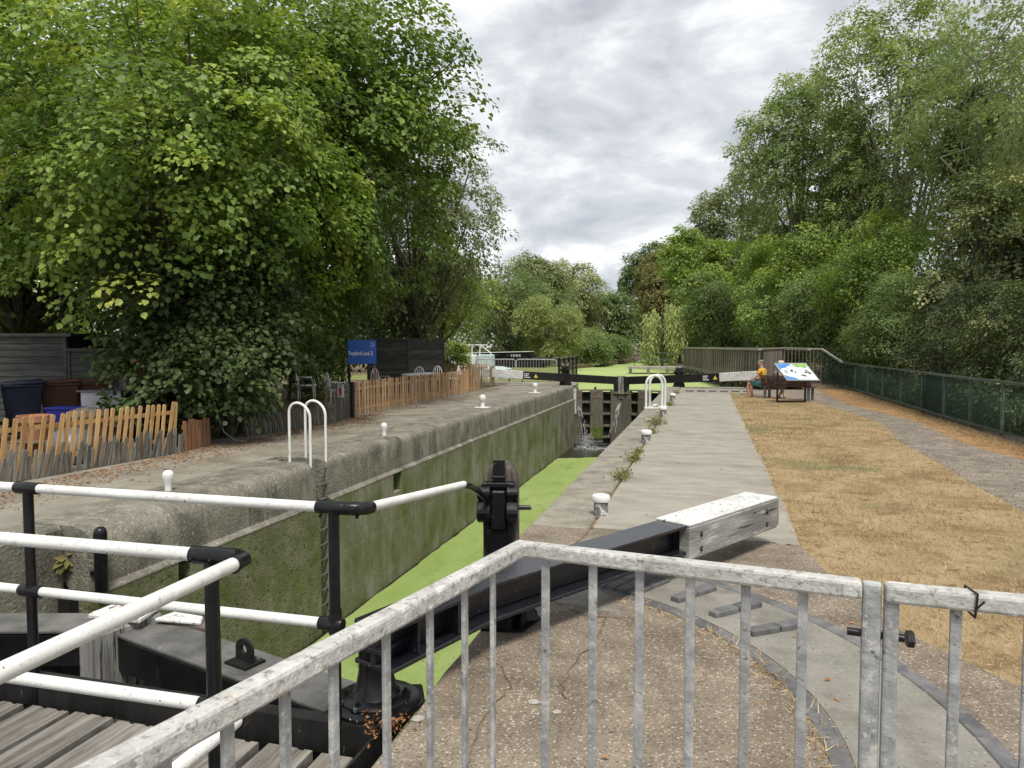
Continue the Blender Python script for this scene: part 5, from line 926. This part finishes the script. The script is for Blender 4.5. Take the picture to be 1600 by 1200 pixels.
def tree(name, label, base, h, r, z0, lobes, ncl, lpc, size, shape, mat, seed, cl=.5, trunk=.25, bark='bark', group=None, cat='tree', ratio=(1, 1), tint=.5, tintvar=.2, upn=.7, stems=1, twigs=40, flat=.55, droop=.35, limb_out=True, shellmin=.35):
    rng = np.random.default_rng(seed); bx, by = base; t = thing(name, label, cat, (bx, by, 0), group)
    C0 = np.array([bx, by, (h + z0) / 2]); RX = np.array([r * ratio[0], r * ratio[1], (h - z0) / 2])
    dl = dirs(lobes, rng); rad = rng.uniform(.46, .70, (lobes, 1)); LC = C0 + dl * rad * RX; LR = rng.uniform(.30, .42, (lobes, 1)) * RX
    w_ = (LR[:, 0] ** 2) / (LR[:, 0] ** 2).sum(); li = rng.choice(lobes, ncl, p=w_); d = dirs(ncl, rng, .25)
    P = LC[li] + d * LR[li] * rng.uniform(.72, 1.06, (ncl, 1)); e = np.linalg.norm((P - C0) / RX, axis=1); keep = (e > shellmin) & (P[:, 2] > .15); P = P[keep]; e = e[keep]; li = li[keep]; n = len(P)
    outw = unit((P - C0) / RX); ct = np.clip(rng.normal(tint, tintvar, n), 0, 1)
    m = n * lpc; idx = np.repeat(np.arange(n), lpc); o2 = outw[idx]
    sn = unit(outw * .55 + np.array([0, 0, .75]) + rng.normal(size=(n, 3)) * .22)                 # each spray is a leafy plate facing out and up
    t1 = unit(np.cross(sn, rng.normal(size=(n, 3)))); t2 = np.cross(sn, t1); cs = cl * rng.uniform(.7, 1.25, n)
    th = rng.uniform(0, 6.2832, m); rq = np.sqrt(rng.uniform(0, 1, m)) * (1 + .12 * rng.normal(size=m)); ga = np.stack([np.cos(th), np.sin(th) * .75], 1) * rq[:, None]; ga *= (cs[idx])[:, None]; rd = np.hypot(ga[:, 0], ga[:, 1])
    off = t1[idx] * ga[:, :1] + t2[idx] * ga[:, 1:] + sn[idx] * (rng.normal(size=m) * cl * flat * .32)[:, None]
    off[:, 2] -= rd ** 2 / cl * droop
    Q = P[idx] + off; Q[:, 2] = np.maximum(Q[:, 2], .06)
    nr = sn[idx] * .9 + off * (.35 / cl) + np.array([0, 0, upn - .5]) + rng.normal(size=(m, 3)) * .34; dv = off * (.9 / cl) + o2 * .3 + np.array([0, 0, -.30]) + rng.normal(size=(m, 3)) * .4
    me = leaves('crown', Q, nr, dv, size * rng.uniform(.45, 1.3, m), ct[idx] + rng.normal(0, .10, m), shape, LM[mat])
    o = bpy.data.objects.new('crown', me); COL.objects.link(o); o.parent = t; o.location = (-bx, -by, 0)
    tk = MB(); top = C0 + np.array([0, 0, RX[2] * .45])
    for s_ in range(stems):
        ox, oy = (0, 0) if stems == 1 else (rng.normal(0, r * .12), rng.normal(0, r * .12)); tx, ty = (rng.normal(0, r * .06), rng.normal(0, r * .06)) if stems == 1 else (rng.normal(0, r * .35), rng.normal(0, r * .35))
        pts = [(bx + ox + (tx) * f + rng.normal(0, .03 * r) * f, by + oy + ty * f, -.05 + (top[2]) * f) for f in (0, .06, .2, .4, .6, .8, 1)]
        tk.tube(pts, [trunk * q for q in (1.35, 1.05, .92, .78, .6, .42, .2)], 9)
    tk.build('trunk', bark, t, smooth=True)
    lb = MB(); zt = max(.6, z0)
    for k in range(lobes):
        f = rng.uniform(.1, .75); s = np.array([bx, by, zt * .7 + (LC[k][2] - zt * .7) * f * .8]); c = LC[k]; mid = (s + c) / 2 + np.array([0, 0, -.06 * r]) + rng.normal(0, .05 * r, 3)
        lb.tube([s, mid, c], [trunk * .42, trunk * .30, trunk * .13], 6)
    pick = rng.choice(n, min(twigs, n), replace=False)
    for k in pick: c = LC[li[k]]; q = P[k] + (P[k] - c) * .15; lb.tube([c, (c + q) / 2 + rng.normal(0, .04 * r, 3), q], [trunk * .13, trunk * .09, trunk * .03], 5)
    lb.build('limbs', bark, t, smooth=True); return t
TF, TB, TR = 'trees on the left bank', 'trees lining the canal in the distance', 'trees behind the green fence'
# left group
tree('hazel_tree', 'big leaved bushy tree overhanging the left lockside, nearest of all', (-10.0, 11.9), 9.3, 4.0, 1.5, 36, 620, 84, .108, 'round', 'hazel', 21, cl=.50, trunk=.09, group=TF, stems=5, tint=.40, tintvar=.15, twigs=60)
tree('hazel_bush', 'skirt of big leaved shoots at the foot of the nearest tree, leaves coloured dark for shade', (-9.1, 12.0), 4.6, 1.8, -.9, 20, 430, 60, .105, 'round', 'dark', 61, cl=.42, ratio=(1, 1.35), trunk=.05, group=TF, stems=4, tint=.62, cat='shrub', shellmin=.3)  # shade under the overhanging crown is put into the leaf colour here
tree('lime_tree', 'huge dense dark green tree behind the nearest bushy tree', (-11.6, 17.2), 12.3, 6.3, .6, 46, 1250, 68, .145, 'round', 'lime', 22, cl=.68, trunk=.32, group=TF, tint=.5, ratio=(.95, 1))
tree('lime_tree', 'low dark boughs hanging over the blue sign', (-10.2, 15.4), 6.6, 2.7, 1.15, 16, 420, 60, .15, 'round', 'lime', 64, cl=.42, trunk=.12, group=TF, tint=.4, ratio=(1, 1.1))
tree('lime_tree', 'tall green tree at the far left edge behind the sheds', (-17.6, 15.2), 12.5, 5.0, .7, 26, 560, 56, .18, 'round', 'lime', 23, cl=.65, trunk=.25, group=TF, tint=.55)
tree('field_tree', 'grey green loose tree showing right of the huge dark tree', (-10.9, 26.6), 12.2, 4.1, 1.7, 34, 640, 62, .16, 'oval', 'grey', 24, cl=.52, trunk=.2, group=TF, tint=.42, ratio=(1, 1.2))
tree('field_tree', 'yellow green low tree over the pale boat', (-11.6, 30.5), 6.2, 2.8, 1.8, 14, 300, 56, .15, 'oval', 'maple', 25, cl=.46, trunk=.13, group=TF, tint=.6)
tree('garden_tree', 'bright green tree glimpsed above the long shed', (-24, 20), 5.2, 4.2, .5, 12, 260, 50, .2, 'oval', 'maple', 26, cl=.7, trunk=.15, group=TF, tint=.9)
tree('garden_tree', 'pale green garden tree behind the grey sheds', (-17.0, 22), 5.0, 3.6, .2, 12, 260, 50, .2, 'oval', 'grey', 27, cl=.7, trunk=.15, group=TF, tint=.7)
tree('garden_hedge', 'dark hedge closing the garden left of the black shed', (-14.8, 27.5), 4.6, 3.4, -.2, 14, 320, 50, .18, 'oval', 'dark', 62, cl=.6, trunk=.08, group=TF, tint=.6, cat='shrub', ratio=(1.3, 1))
tree('garden_hedge', 'leafy garden shrub below the huge tree, behind the white chairs', (-13.0, 20.6), 3.0, 2.1, -.2, 12, 240, 50, .14, 'oval', 'ash', 63, cl=.45, trunk=.06, group=TF, tint=.4, cat='shrub', ratio=(1.2, 1))
tree('bank_tree', 'dark hedge like tree behind the narrowboat', (-17.0, 64), 9.6, 4.4, .0, 18, 460, 56, .22, 'oval', 'ash', 28, cl=.72, trunk=.22, group=TB, tint=.25, ratio=(1.5, 1))
tree('bank_tree', 'mid green tree above the barriers', (-19, 46), 9.0, 4.6, .2, 18, 420, 56, .22, 'oval', 'ash', 29, cl=.75, trunk=.22, group=TB, tint=.45, ratio=(1.4, 1))
tree('bank_tree', 'light crowned tree left of the sky gap', (-17.5, 72), 11.8, 5.0, .2, 18, 420, 60, .33, 'oval', 'grey', 30, cl=.95, trunk=.25, group=TB, tint=.55)
tree('bank_tree', 'pale rounded tree at the left foot of the sky gap', (-17.0, 92), 13.8, 5.6, .2, 18, 420, 60, .40, 'oval', 'grey', 31, cl=1.15, trunk=.3, group=TB, tint=.75)
tree('shrub_willow', 'pale feathery willow bush on the left shore of the pond', (-13.0, 60.5), 6.6, 2.9, -.2, 16, 420, 60, .26, 'narrow', 'willow', 32, cl=.6, trunk=.1, group=TB, tint=.5, cat='shrub', upn=.4)
tree('waterside_bush', 'low green bush at the water edge right of the willow bush', (-11.6, 73.5), 3.7, 3.0, -.5, 14, 300, 50, .24, 'oval', 'ash', 33, cl=.7, trunk=.08, group=TB, tint=.55, cat='shrub', ratio=(1, 1.6))
tree('waterside_bush', 'farther low bush narrowing the pond on the left', (-10.7, 84), 3.2, 2.8, -.5, 14, 260, 50, .28, 'oval', 'ash', 34, cl=.8, trunk=.08, group=TB, tint=.25, cat='shrub', ratio=(1, 1.5))
tree('bank_tree', 'shadowy tree closing the canal at its far end', (-13.2, 105), 10.2, 5.2, -.2, 18, 360, 56, .40, 'oval', 'ash', 35, cl=1.2, trunk=.3, group=TB, tint=.25)
tree('bank_tree', 'dark tree over the mouth of the far channel', (-7.0, 122), 9.5, 6.0, 1.2, 18, 360, 56, .44, 'oval', 'dark', 36, cl=1.25, trunk=.3, group=TB, tint=.35)
tree('oak_tree', 'dark round oak at the right foot of the sky gap', (-9.2, 126), 20.5, 6.2, 3, 22, 460, 60, .50, 'oval', 'ash', 37, cl=1.2, trunk=.45, group=TB, tint=.18)
tree('chestnut_tree', 'browning tree beside the dark round oak', (-4.2, 90), 15.2, 5.0, .0, 20, 460, 60, .38, 'oval', 'brown', 38, cl=1.0, trunk=.35, group=TB, tint=.5)
tree('bank_tree', 'bright green tree above the hanging willow', (-.6, 71), 14.4, 4.6, .0, 20, 480, 60, .33, 'oval', 'maple', 39, cl=.88, trunk=.3, group=TB, tint=.4)
tree('poplar_tree', 'grey green tall tree rising behind the bright canal trees', (3.2, 82), 24.0, 6.0, 2, 30, 620, 60, .38, 'oval', 'grey', 40, cl=1.0, trunk=.4, group=TB, tint=.4)
tree('bank_tree', 'mid green tree behind the far end of the footbridge', (1.2, 60), 8.2, 3.6, -.1, 18, 420, 56, .24, 'oval', 'ash', 41, cl=.75, trunk=.22, group=TB, tint=.4)
tree('maple_tree', 'yellow green maple over the middle of the footbridge', (4.8, 46.5), 9.8, 4.4, .4, 20, 560, 60, .20, 'oval', 'maple', 42, cl=.70, trunk=.25, group=TR, tint=.38)
tree('ash_tree', 'tall feathery ash against the sky, left of two', (5.9, 52), 20.5, 4.9, 2, 30, 800, 60, .25, 'oval', 'ash', 43, cl=.72, trunk=.26, group=TR, tint=.66, shellmin=.2, bark='palebark', droop=.6)
tree('ash_tree', 'tallest feathery ash against the sky, right of two', (10.2, 45.5), 22.5, 5.0, 3, 30, 800, 60, .225, 'oval', 'ash', 44, cl=.7, trunk=.26, group=TR, tint=.7, shellmin=.2, bark='palebark', droop=.6)
tree('ash_tree', 'broad ash filling the upper right corner', (14.0, 36), 21.5, 6.9, 2.0, 32, 950, 60, .19, 'oval', 'ash', 45, cl=.66, trunk=.28, group=TR, tint=.65, bark='palebark', droop=.6, twigs=90)
tree('maple_tree', 'mid green tree behind the people on the bench', (7.8, 36.0), 8.8, 3.4, .3, 20, 560, 60, .15, 'oval', 'maple', 46, cl=.55, trunk=.2, group=TR, tint=.28)
tree('maple_tree', 'dark green tree behind the ramp railing', (6.4, 41.5), 6.5, 3.0, .1, 18, 440, 56, .17, 'oval', 'ash', 47, cl=.6, trunk=.18, group=TR, tint=.35)
tree('ivy_tree', 'ivy clad tree with pale variegated leaves behind the fence', (9.6, 29.0), 8.4, 3.1, .2, 20, 520, 58, .12, 'round', 'ivy', 48, cl=.46, trunk=.25, group=TR, tint=.45, tintvar=.28)
tree('ivy_tree', 'dark ivy covered trunk column between the ash trees', (12.6, 40.0), 15.5, 1.7, 6.0, 14, 260, 50, .18, 'oval', 'dark', 49, cl=.55, trunk=.3, group=TR, tint=.45)
tree('field_tree', 'sparse twiggy tree at the right edge of the picture', (10.8, 22.0), 14.5, 4.4, 1.8, 26, 720, 58, .125, 'oval', 'ash', 50, cl=.48, trunk=.16, group=TR, tint=.6, bark='palebark', twigs=150, droop=.6)
tree('field_tree', 'ivy hung tree at the right edge, just behind the fence', (9.8, 17.0), 9.5, 2.9, .2, 20, 560, 58, .10, 'round', 'ivy', 51, cl=.42, trunk=.15, group=TR, tint=.42, bark='palebark', twigs=130)
tree('understory_bush', 'dark understory bush behind the fence, left part', (7.4, 31.5), 4.8, 2.2, .0, 16, 420, 54, .115, 'oval', 'ash', 52, cl=.45, trunk=.08, group=TR, tint=.3, cat='shrub', ratio=(1, 1.6))
tree('understory_bush', 'dark understory bush behind the fence, middle part', (7.7, 25.2), 4.0, 2.1, .0, 16, 440, 54, .10, 'oval', 'ivy', 53, cl=.40, trunk=.08, group=TR, tint=.32, cat='shrub', ratio=(1, 1.7))
tree('understory_bush', 'bushy ivy mound behind the fence at the right edge', (7.6, 19.4), 3.6, 1.9, .0, 16, 460, 54, .09, 'oval', 'ivy', 54, cl=.36, trunk=.08, group=TR, tint=.40, cat='shrub', ratio=(1, 1.7))
tree('bank_tree', 'far backing tree behind the poplar', (14, 80), 19, 7, 1, 18, 260, 40, .55, 'oval', 'ash', 55, cl=1.25, trunk=.35, group=TB, tint=.3)
tree('bank_tree', 'far backing tree behind the ashes', (19, 56), 18, 7, 1, 18, 280, 40, .48, 'oval', 'ash', 56, cl=1.1, trunk=.35, group=TR, tint=.3)
tree('bank_tree', 'deep shade tree behind the ivy clad tree', (15, 27), 12, 5, .5, 18, 300, 40, .30, 'oval', 'ash', 57, cl=.8, trunk=.3, group=TR, tint=.3)
# the wood that closes the view all round reads as one mass
rng = np.random.default_rng(90); PW = [(-34, 4), (-33, 30), (-40, 60), (-32, 100), (-20, 135), (-6, 150), (8, 140), (24, 110), (27, 60), (22, 12)]; QQ = []
for i in range(len(PW) - 1):
    a_ = np.array(PW[i]); b_ = np.array(PW[i + 1]); n = int(np.linalg.norm(b_ - a_) * 150); f = rng.uniform(0, 1, (n, 1)); p = a_ + (b_ - a_) * f + rng.normal(0, 2.2, (n, 2)); z = rng.uniform(0, 1, n) ** .9 * (6.5 + 1.5 * np.sin(p[:, 1] * .21) + 1.2 * np.sin(p[:, 0] * .3)); QQ.append(np.concatenate([p, z[:, None]], 1))
QQ = np.concatenate(QQ); n = len(QQ); me = leaves('far_wood', QQ, rng.normal(size=(n, 3)) * .5 + np.array([0, -.3, .8]), rng.normal(size=(n, 3)) + np.array([0, 0, -.4]), .62 * rng.uniform(.7, 1.2, n), rng.normal(.4, .2, n), 'oval', LM['ash']); o = bpy.data.objects.new('far_wood', me); COL.objects.link(o); tag(stuff(o), 'dim wood closing the view behind the nearer trees', 'wood')
tree('waterside_bush', 'dark bush on the right shore behind the hanging willow', (-1.2, 80), 4.4, 3.6, -.5, 14, 300, 50, .28, 'oval', 'ash', 65, cl=.85, trunk=.1, group=TB, tint=.2, cat='shrub', ratio=(1, 1.4))
tree('waterside_bush', 'undergrowth bush behind the middle of the footbridge', (4.2, 53), 3.6, 3.0, -.3, 14, 300, 50, .2, 'oval', 'ash', 66, cl=.65, trunk=.1, group=TR, tint=.2, cat='shrub', ratio=(1, 1.6))
tree('waterside_bush', 'undergrowth bush behind the near end of the footbridge', (6.8, 37.5), 3.0, 2.0, -.3, 12, 280, 50, .14, 'oval', 'ash', 67, cl=.5, trunk=.1, group=TR, tint=.22, cat='shrub', ratio=(1, 1.6))
tree('garden_shrub', 'leafy shrub with small pale flowers in front of the pale boat', (-12.3, 33.6), 2.3, 1.1, -.1, 10, 150, 46, .12, 'oval', 'maple', 68, cl=.32, trunk=.05, group=TF, tint=.55, cat='shrub')
# weeping willow: hanging strands
def weeping(base, label, R0=1.6, top=5.4):
    rng = np.random.default_rng(60); t = thing('weeping_willow', label, 'tree', (*base, 0), TB); Q = []; D = []
    bun = [(rng.uniform(0, 6.283), R0 * rng.uniform(.3, 1.1), rng.uniform(.65, 1.08), rng.uniform(-.3, 1.6)) for _ in range(11)]
    for k in range(230):
        bq = bun[rng.integers(11)]; a = bq[0] + rng.normal(0, .28); rr_ = abs(bq[1] + rng.normal(0, .22)); x = base[0] + rr_ * math.cos(a); y = base[1] + rr_ * math.sin(a); zt = (top - .35 * rr_ ** 1.6) * bq[2] + rng.normal(0, .25); zb = min(zt - .6, bq[3] + rng.normal(0, .35)); n = int((zt - zb) / .16)
        z = np.linspace(zt, zb, n); s = np.stack([x + .12 * np.sin(z * 1.3 + k) + rng.normal(0, .05, n), y + rng.normal(0, .06, n), z], 1); Q.append(s)
    Q = np.concatenate(Q); m = len(Q); me = leaves('crown', Q, rng.normal(size=(m, 3)) * .5 + np.array([-.2, -.8, .4]), np.array([0, 0, -1.0]) + rng.normal(size=(m, 3)) * .25, .42 * rng.uniform(.7, 1.2, m), rng.normal(.75, .2, m), 'narrow', LM['willow'])
    o = bpy.data.objects.new('crown', me); COL.objects.link(o); o.parent = t; o.location = (-base[0], -base[1], 0)
    MB().tube([(base[0], base[1], -.4), (base[0] + .1, base[1], 3), (base[0], base[1], 5.0)], [.14, .10, .05], 8).build('trunk', 'bark', t)
weeping((-3.9, 66.0), 'weeping willow hanging over the pond near the jetty')
# ivy through the green fence
rng = np.random.default_rng(70)
ny = 15000; y = rng.uniform(8, 32.5, ny); f = .5 + .5 * np.sin(y * 1.1) * np.sin(y * .43 + 1); zt = .25 + .75 * np.clip(f + rng.normal(0, .2, ny), 0, 1) + np.where(y < 17.5, .25, 0)
Q = np.stack([5.66 + np.abs(rng.normal(0, .22, ny)) - .02, y, np.clip(rng.uniform(0, 1, ny) ** .8 * zt, .02, 1.25)], 1)
me = leaves('fence_ivy', Q, np.array([-.7, -.2, .5]) + rng.normal(size=(ny, 3)) * .5, np.array([0, 0, -.5]) + rng.normal(size=(ny, 3)), .085 * rng.uniform(.6, 1.3, ny), rng.normal(.25, .2, ny), 'round', LM['ivy']); o = bpy.data.objects.new('fence_ivy', me); COL.objects.link(o); tag(stuff(o), 'dark ivy growing through the green metal fence', 'ivy')
# grass
n = 170000; x = rng.uniform(.8, 4, n); y = 3.2 + 24 * rng.uniform(0, 1, n) ** 1.5; k = inside(LAWN, x + rng.normal(0, .05, n), y); x, y = x[k], y[k]; n = len(x)
Q = np.stack([x, y, np.full(n, -.004)], 1); g_ = rng.normal(size=(n, 3)); dv = g_ * np.array([1, 1, .25]) + np.array([0, 0, .30])
patch = np.sin(x * 1.9 + 1.2 * np.sin(y * .7)) * np.sin(y * .9 + .6) ; gr_ = (patch + rng.normal(0, .35, n) > .80) | ((np.abs(y - 16.2) < .9) & (x < 2.7) & (rng.uniform(size=n) < .4))
sz = rng.uniform(.022, .055, n) * (1 + .015 * y)
for nm, sel, mt, lab in (('dry_grass', ~gr_, 'grass', 'straw coloured parched grass between slab and path'), ('green_grass', gr_, 'greengrass', 'sparse green grass patches in the parched lawn')):
    m = sel.sum(); me = leaves(nm, Q[sel], g_[sel] * .7 + np.array([0, -.3, .4]), dv[sel], sz[sel], rng.normal(.42, .2, m) + (.22 * np.sin(x * 2.3 + .8 * np.sin(y * 1.1)) * np.sin(y * 1.35 + x))[sel], 'blade', LM[mt]); o = bpy.data.objects.new(nm, me); COL.objects.link(o); tag(stuff(o), lab, 'grass')
# straw on the verge by the fence
n = 16000; y = rng.uniform(9, 31, n); x = 5.45 - np.abs(rng.normal(0, .3, n)); me = leaves('verge_grass', np.stack([x, y, np.full(n, -.02)], 1), rng.normal(size=(n, 3)) * .7 + np.array([0, -.3, .4]), rng.normal(size=(n, 3)) * np.array([1, 1, .3]) + np.array([0, 0, .2]), rng.uniform(.04, .11, n), rng.normal(.25, .2, n), 'blade', LM['grass']); o = bpy.data.objects.new('verge_grass', me); COL.objects.link(o); tag(stuff(o), 'dry brown grass along the foot of the green fence', 'grass')
# dead leaves on the left lockside
n = 5200; y = np.concatenate([rng.uniform(5.5, 17, 4200), rng.uniform(17, 28, 1000)]); x = -8.28 + np.abs(rng.normal(0, .42, n)) * np.where(y < 15.5, 1.2, .6); k = x < -5.95; x, y = x[k], y[k]; n = len(x)
me = leaves('leaf_litter', np.stack([x, y, np.full(n, .004)], 1), rng.normal(size=(n, 3)) * .25 + np.array([0, 0, 1]), rng.normal(size=(n, 3)), rng.uniform(.02, .06, n), rng.normal(.45, .3, n), 'oval', LM['dead']); o = bpy.data.objects.new('leaf_litter', me); COL.objects.link(o); tag(stuff(o), 'brown fallen leaves scattered along the left lockside fences', 'leaves')
n = 130; Q = np.stack([rng.normal(-1.42, .07, n), rng.normal(3.0, .06, n), rng.uniform(-.02, .03, n)], 1); me = leaves('leaf_heap', Q, rng.normal(size=(n, 3)) + np.array([0, 0, 1]), rng.normal(size=(n, 3)), rng.uniform(.012, .035, n), rng.normal(.35, .3, n), 'oval', LM['dead']); o = bpy.data.objects.new('leaf_heap', me); COL.objects.link(o); tag(stuff(o), 'small heap of dry leaves at the gate pivot', 'leaves')
n = 1300; a = rng.uniform(-.3, 1.25, n); rr_ = 2.0 + rng.normal(0, .03, n) + .05 * (rng.uniform(size=n) < .3); Q = np.stack([CX + rr_ * np.cos(a), CY + rr_ * np.sin(a), np.full(n, 0.)], 1); k = rng.uniform(size=n) < np.clip(.9 - 1.1 * np.abs(a - .45), .05, 1); Q = Q[k]; n = len(Q)
me = leaves('edge_grass', Q, rng.normal(size=(n, 3)) * .6 + np.array([0, -.3, .4]), rng.normal(size=(n, 3)) * np.array([1, 1, .3]) + np.array([0, 0, .25]), rng.uniform(.03, .09, n), rng.normal(.5, .25, n), 'blade', LM['grass']); o = bpy.data.objects.new('edge_grass', me); COL.objects.link(o); tag(stuff(o), 'dry grass along the inner edge of the curved band', 'grass')
# weeds in the joint between coping and slab
WL = ['tuft of weed', 'dry weed', 'yellowing weed', 'small weed', 'straggling weed', 'low weed', 'thin weed', 'green weed']
spots_ = [(9.55, .13, 'nearest weed tuft in the joint past the first bollard'), (11.1, .12, 'second weed tuft in the coping joint'), (11.9, .08, 'little weed just before the second capped bollard'), (14.6, .12, 'weed tuft just past the second capped bollard'), (16.4, .24, 'largest weed tuft, spreading before the third capped bollard'), (21.5, .14, 'weed tuft behind the white hoop frame'), (27.0, .13, 'farthest weed tuft by the last slab')]
for (y0, s_, lab) in spots_:
    t = thing('weed', lab, 'plant', (-1.065, y0, 0), 'weeds in the coping joint'); n = int(260 * s_ / .13); Q = np.stack([-1.065 + rng.normal(0, s_ * .45, n), y0 + rng.normal(0, s_ * 1.1, n), np.abs(rng.normal(0, s_ * .38, n))], 1)
    me = leaves('foliage', Q, rng.normal(size=(n, 3)) * .5 + np.array([0, -.2, .8]), rng.normal(size=(n, 3)) + np.array([0, 0, .4]), rng.uniform(.025, .06, n), rng.normal(.45, .25, n), 'oval', LM['weed']); o = bpy.data.objects.new('foliage', me); COL.objects.link(o); o.parent = t; o.location = (1.065, -y0, 0)
fn = thing('wall_fern', 'small strap leaved fern growing out of the left wall', 'plant', (-6.0, 5.6, -.45)); n = 26; Q = np.tile(np.array([[-6.02, 5.6, -.33]]), (n, 1)) + rng.normal(0, .02, (n, 3)); dv = rng.normal(size=(n, 3)) * np.array([.3, .8, .7]) + np.array([.5, 0, -.1])
me = leaves('fronds', Q, rng.normal(size=(n, 3)) * .3 + np.array([.6, -.3, .6]), dv, rng.uniform(.10, .2, n), rng.normal(.45, .25, n), 'oval', LM['weed']); o = bpy.data.objects.new('fronds', me); COL.objects.link(o); o.parent = fn; o.location = (6.0, -5.6, .45)

# cracks in the apron and litter lying on the right lockside
def crack(mb, pts, w):
    P_ = []
    for i in range(len(pts) - 1):
        k = max(2, int(math.dist(pts[i], pts[i + 1]) / .05))
        for j in range(k): p = frac(pts[i], pts[i + 1], j / k); P_.append((p[0] + random.gauss(0, .008), p[1] + random.gauss(0, .008)))
    n = len(P_); V = []
    for i, p in enumerate(P_):
        q = P_[min(i + 1, n - 1)]; o_ = P_[max(i - 1, 0)]; d = Vector((q[0] - o_[0], q[1] - o_[1], 0)).normalized(); ww = w * random.uniform(.3, 1.2); V += [(p[0] - d.y * ww, p[1] + d.x * ww, .0045), (p[0] + d.y * ww, p[1] - d.x * ww, .0045)]
    mb.add(V, [(2 * i, 2 * i + 1, 2 * i + 3, 2 * i + 2) for i in range(n - 1)])
ck = MB()
for pts, w_ in (([(-1.06, 6.9), (-1.09, 6.2), (-1.03, 5.6), (-.95, 5.3)], .009), ([(-1.0, 4.8), (-.72, 4.55), (-.45, 4.62), (-.3, 4.5)], .005), ([(-.60, 4.6), (-.62, 4.2), (-.7, 3.8), (-.66, 3.4)], .006), ([(-1.33, 3.9), (-1.1, 3.75), (-.95, 3.5), (-1.0, 3.1), (-.92, 2.7)], .004), ([(.82, 6.69), (.2, 6.76), (-1.0, 6.84)], .006)): crack(ck, pts, w_)
tag(stuff(ck.build('cracks', 'soil')), 'thin dirt filled cracks across the brown aggregate concrete', 'cracks')
n = 260; x = rng.uniform(-1.6, 3.2, n); y = 2.2 + 18 * rng.uniform(0, 1, n) ** 1.6
me = leaves('scattered_leaves', np.stack([x, y, np.full(n, .006)], 1), rng.normal(size=(n, 3)) * .3 + np.array([0, 0, 1]), rng.normal(size=(n, 3)), rng.uniform(.015, .045, n), rng.normal(.5, .3, n), 'oval', LM['dead']); o = bpy.data.objects.new('scattered_leaves', me); COL.objects.link(o); tag(stuff(o), 'few dry leaves scattered over the right lockside', 'leaves')
n = 1500; y = rng.uniform(6.7, 27.4, n); x = .86 + rng.normal(0, .03, n); me = leaves('slab_edge_grass', np.stack([x, y, np.full(n, -.002)], 1), rng.normal(size=(n, 3)) * .7 + np.array([0, -.3, .4]), rng.normal(size=(n, 3)) * np.array([1, 1, .3]) + np.array([-.4, 0, .3]), rng.uniform(.04, .10, n), rng.normal(.4, .25, n), 'blade', LM['grass']); o = bpy.data.objects.new('slab_edge_grass', me); COL.objects.link(o); tag(stuff(o), 'ragged dry grass creeping over the slab edge', 'grass')

n = 5200; y = 5 + 24 * rng.uniform(0, 1, n) ** 1.4; x = rng.uniform(2.9, 5.2, n); k = inside(PATHL + PATHR, x, y); x, y = x[k], y[k]; n = len(x); sz = rng.uniform(.006, .014, n)
T6 = np.array([(0, 0, .8), (1, 0, 0), (0, 1, 0), (-1, 0, 0), (0, -1, 0), (0, 0, -.6)]); F8 = np.array(icf)
Vp = np.stack([x, y, np.full(n, -.016)], 1)[:, None, :] + sz[:, None, None] * T6[None] * rng.uniform(.6, 1.3, (n, 1, 3)); Fp = (F8[None] + (np.arange(n) * 6)[:, None, None]).reshape(-1, 3)
me = np_mesh('loose_stones', Vp.reshape(-1, 3), faces=Fp, tint=np.repeat(rng.uniform(0, 1, n), 8), mat=leafmat('loose stones', [(.13, .105, .082), (.22, .185, .15), (.34, .30, .25)], 0, .9, 1)); o = bpy.data.objects.new('loose_stones', me); COL.objects.link(o); tag(stuff(o), 'small loose stones on the gravel path', 'stones')
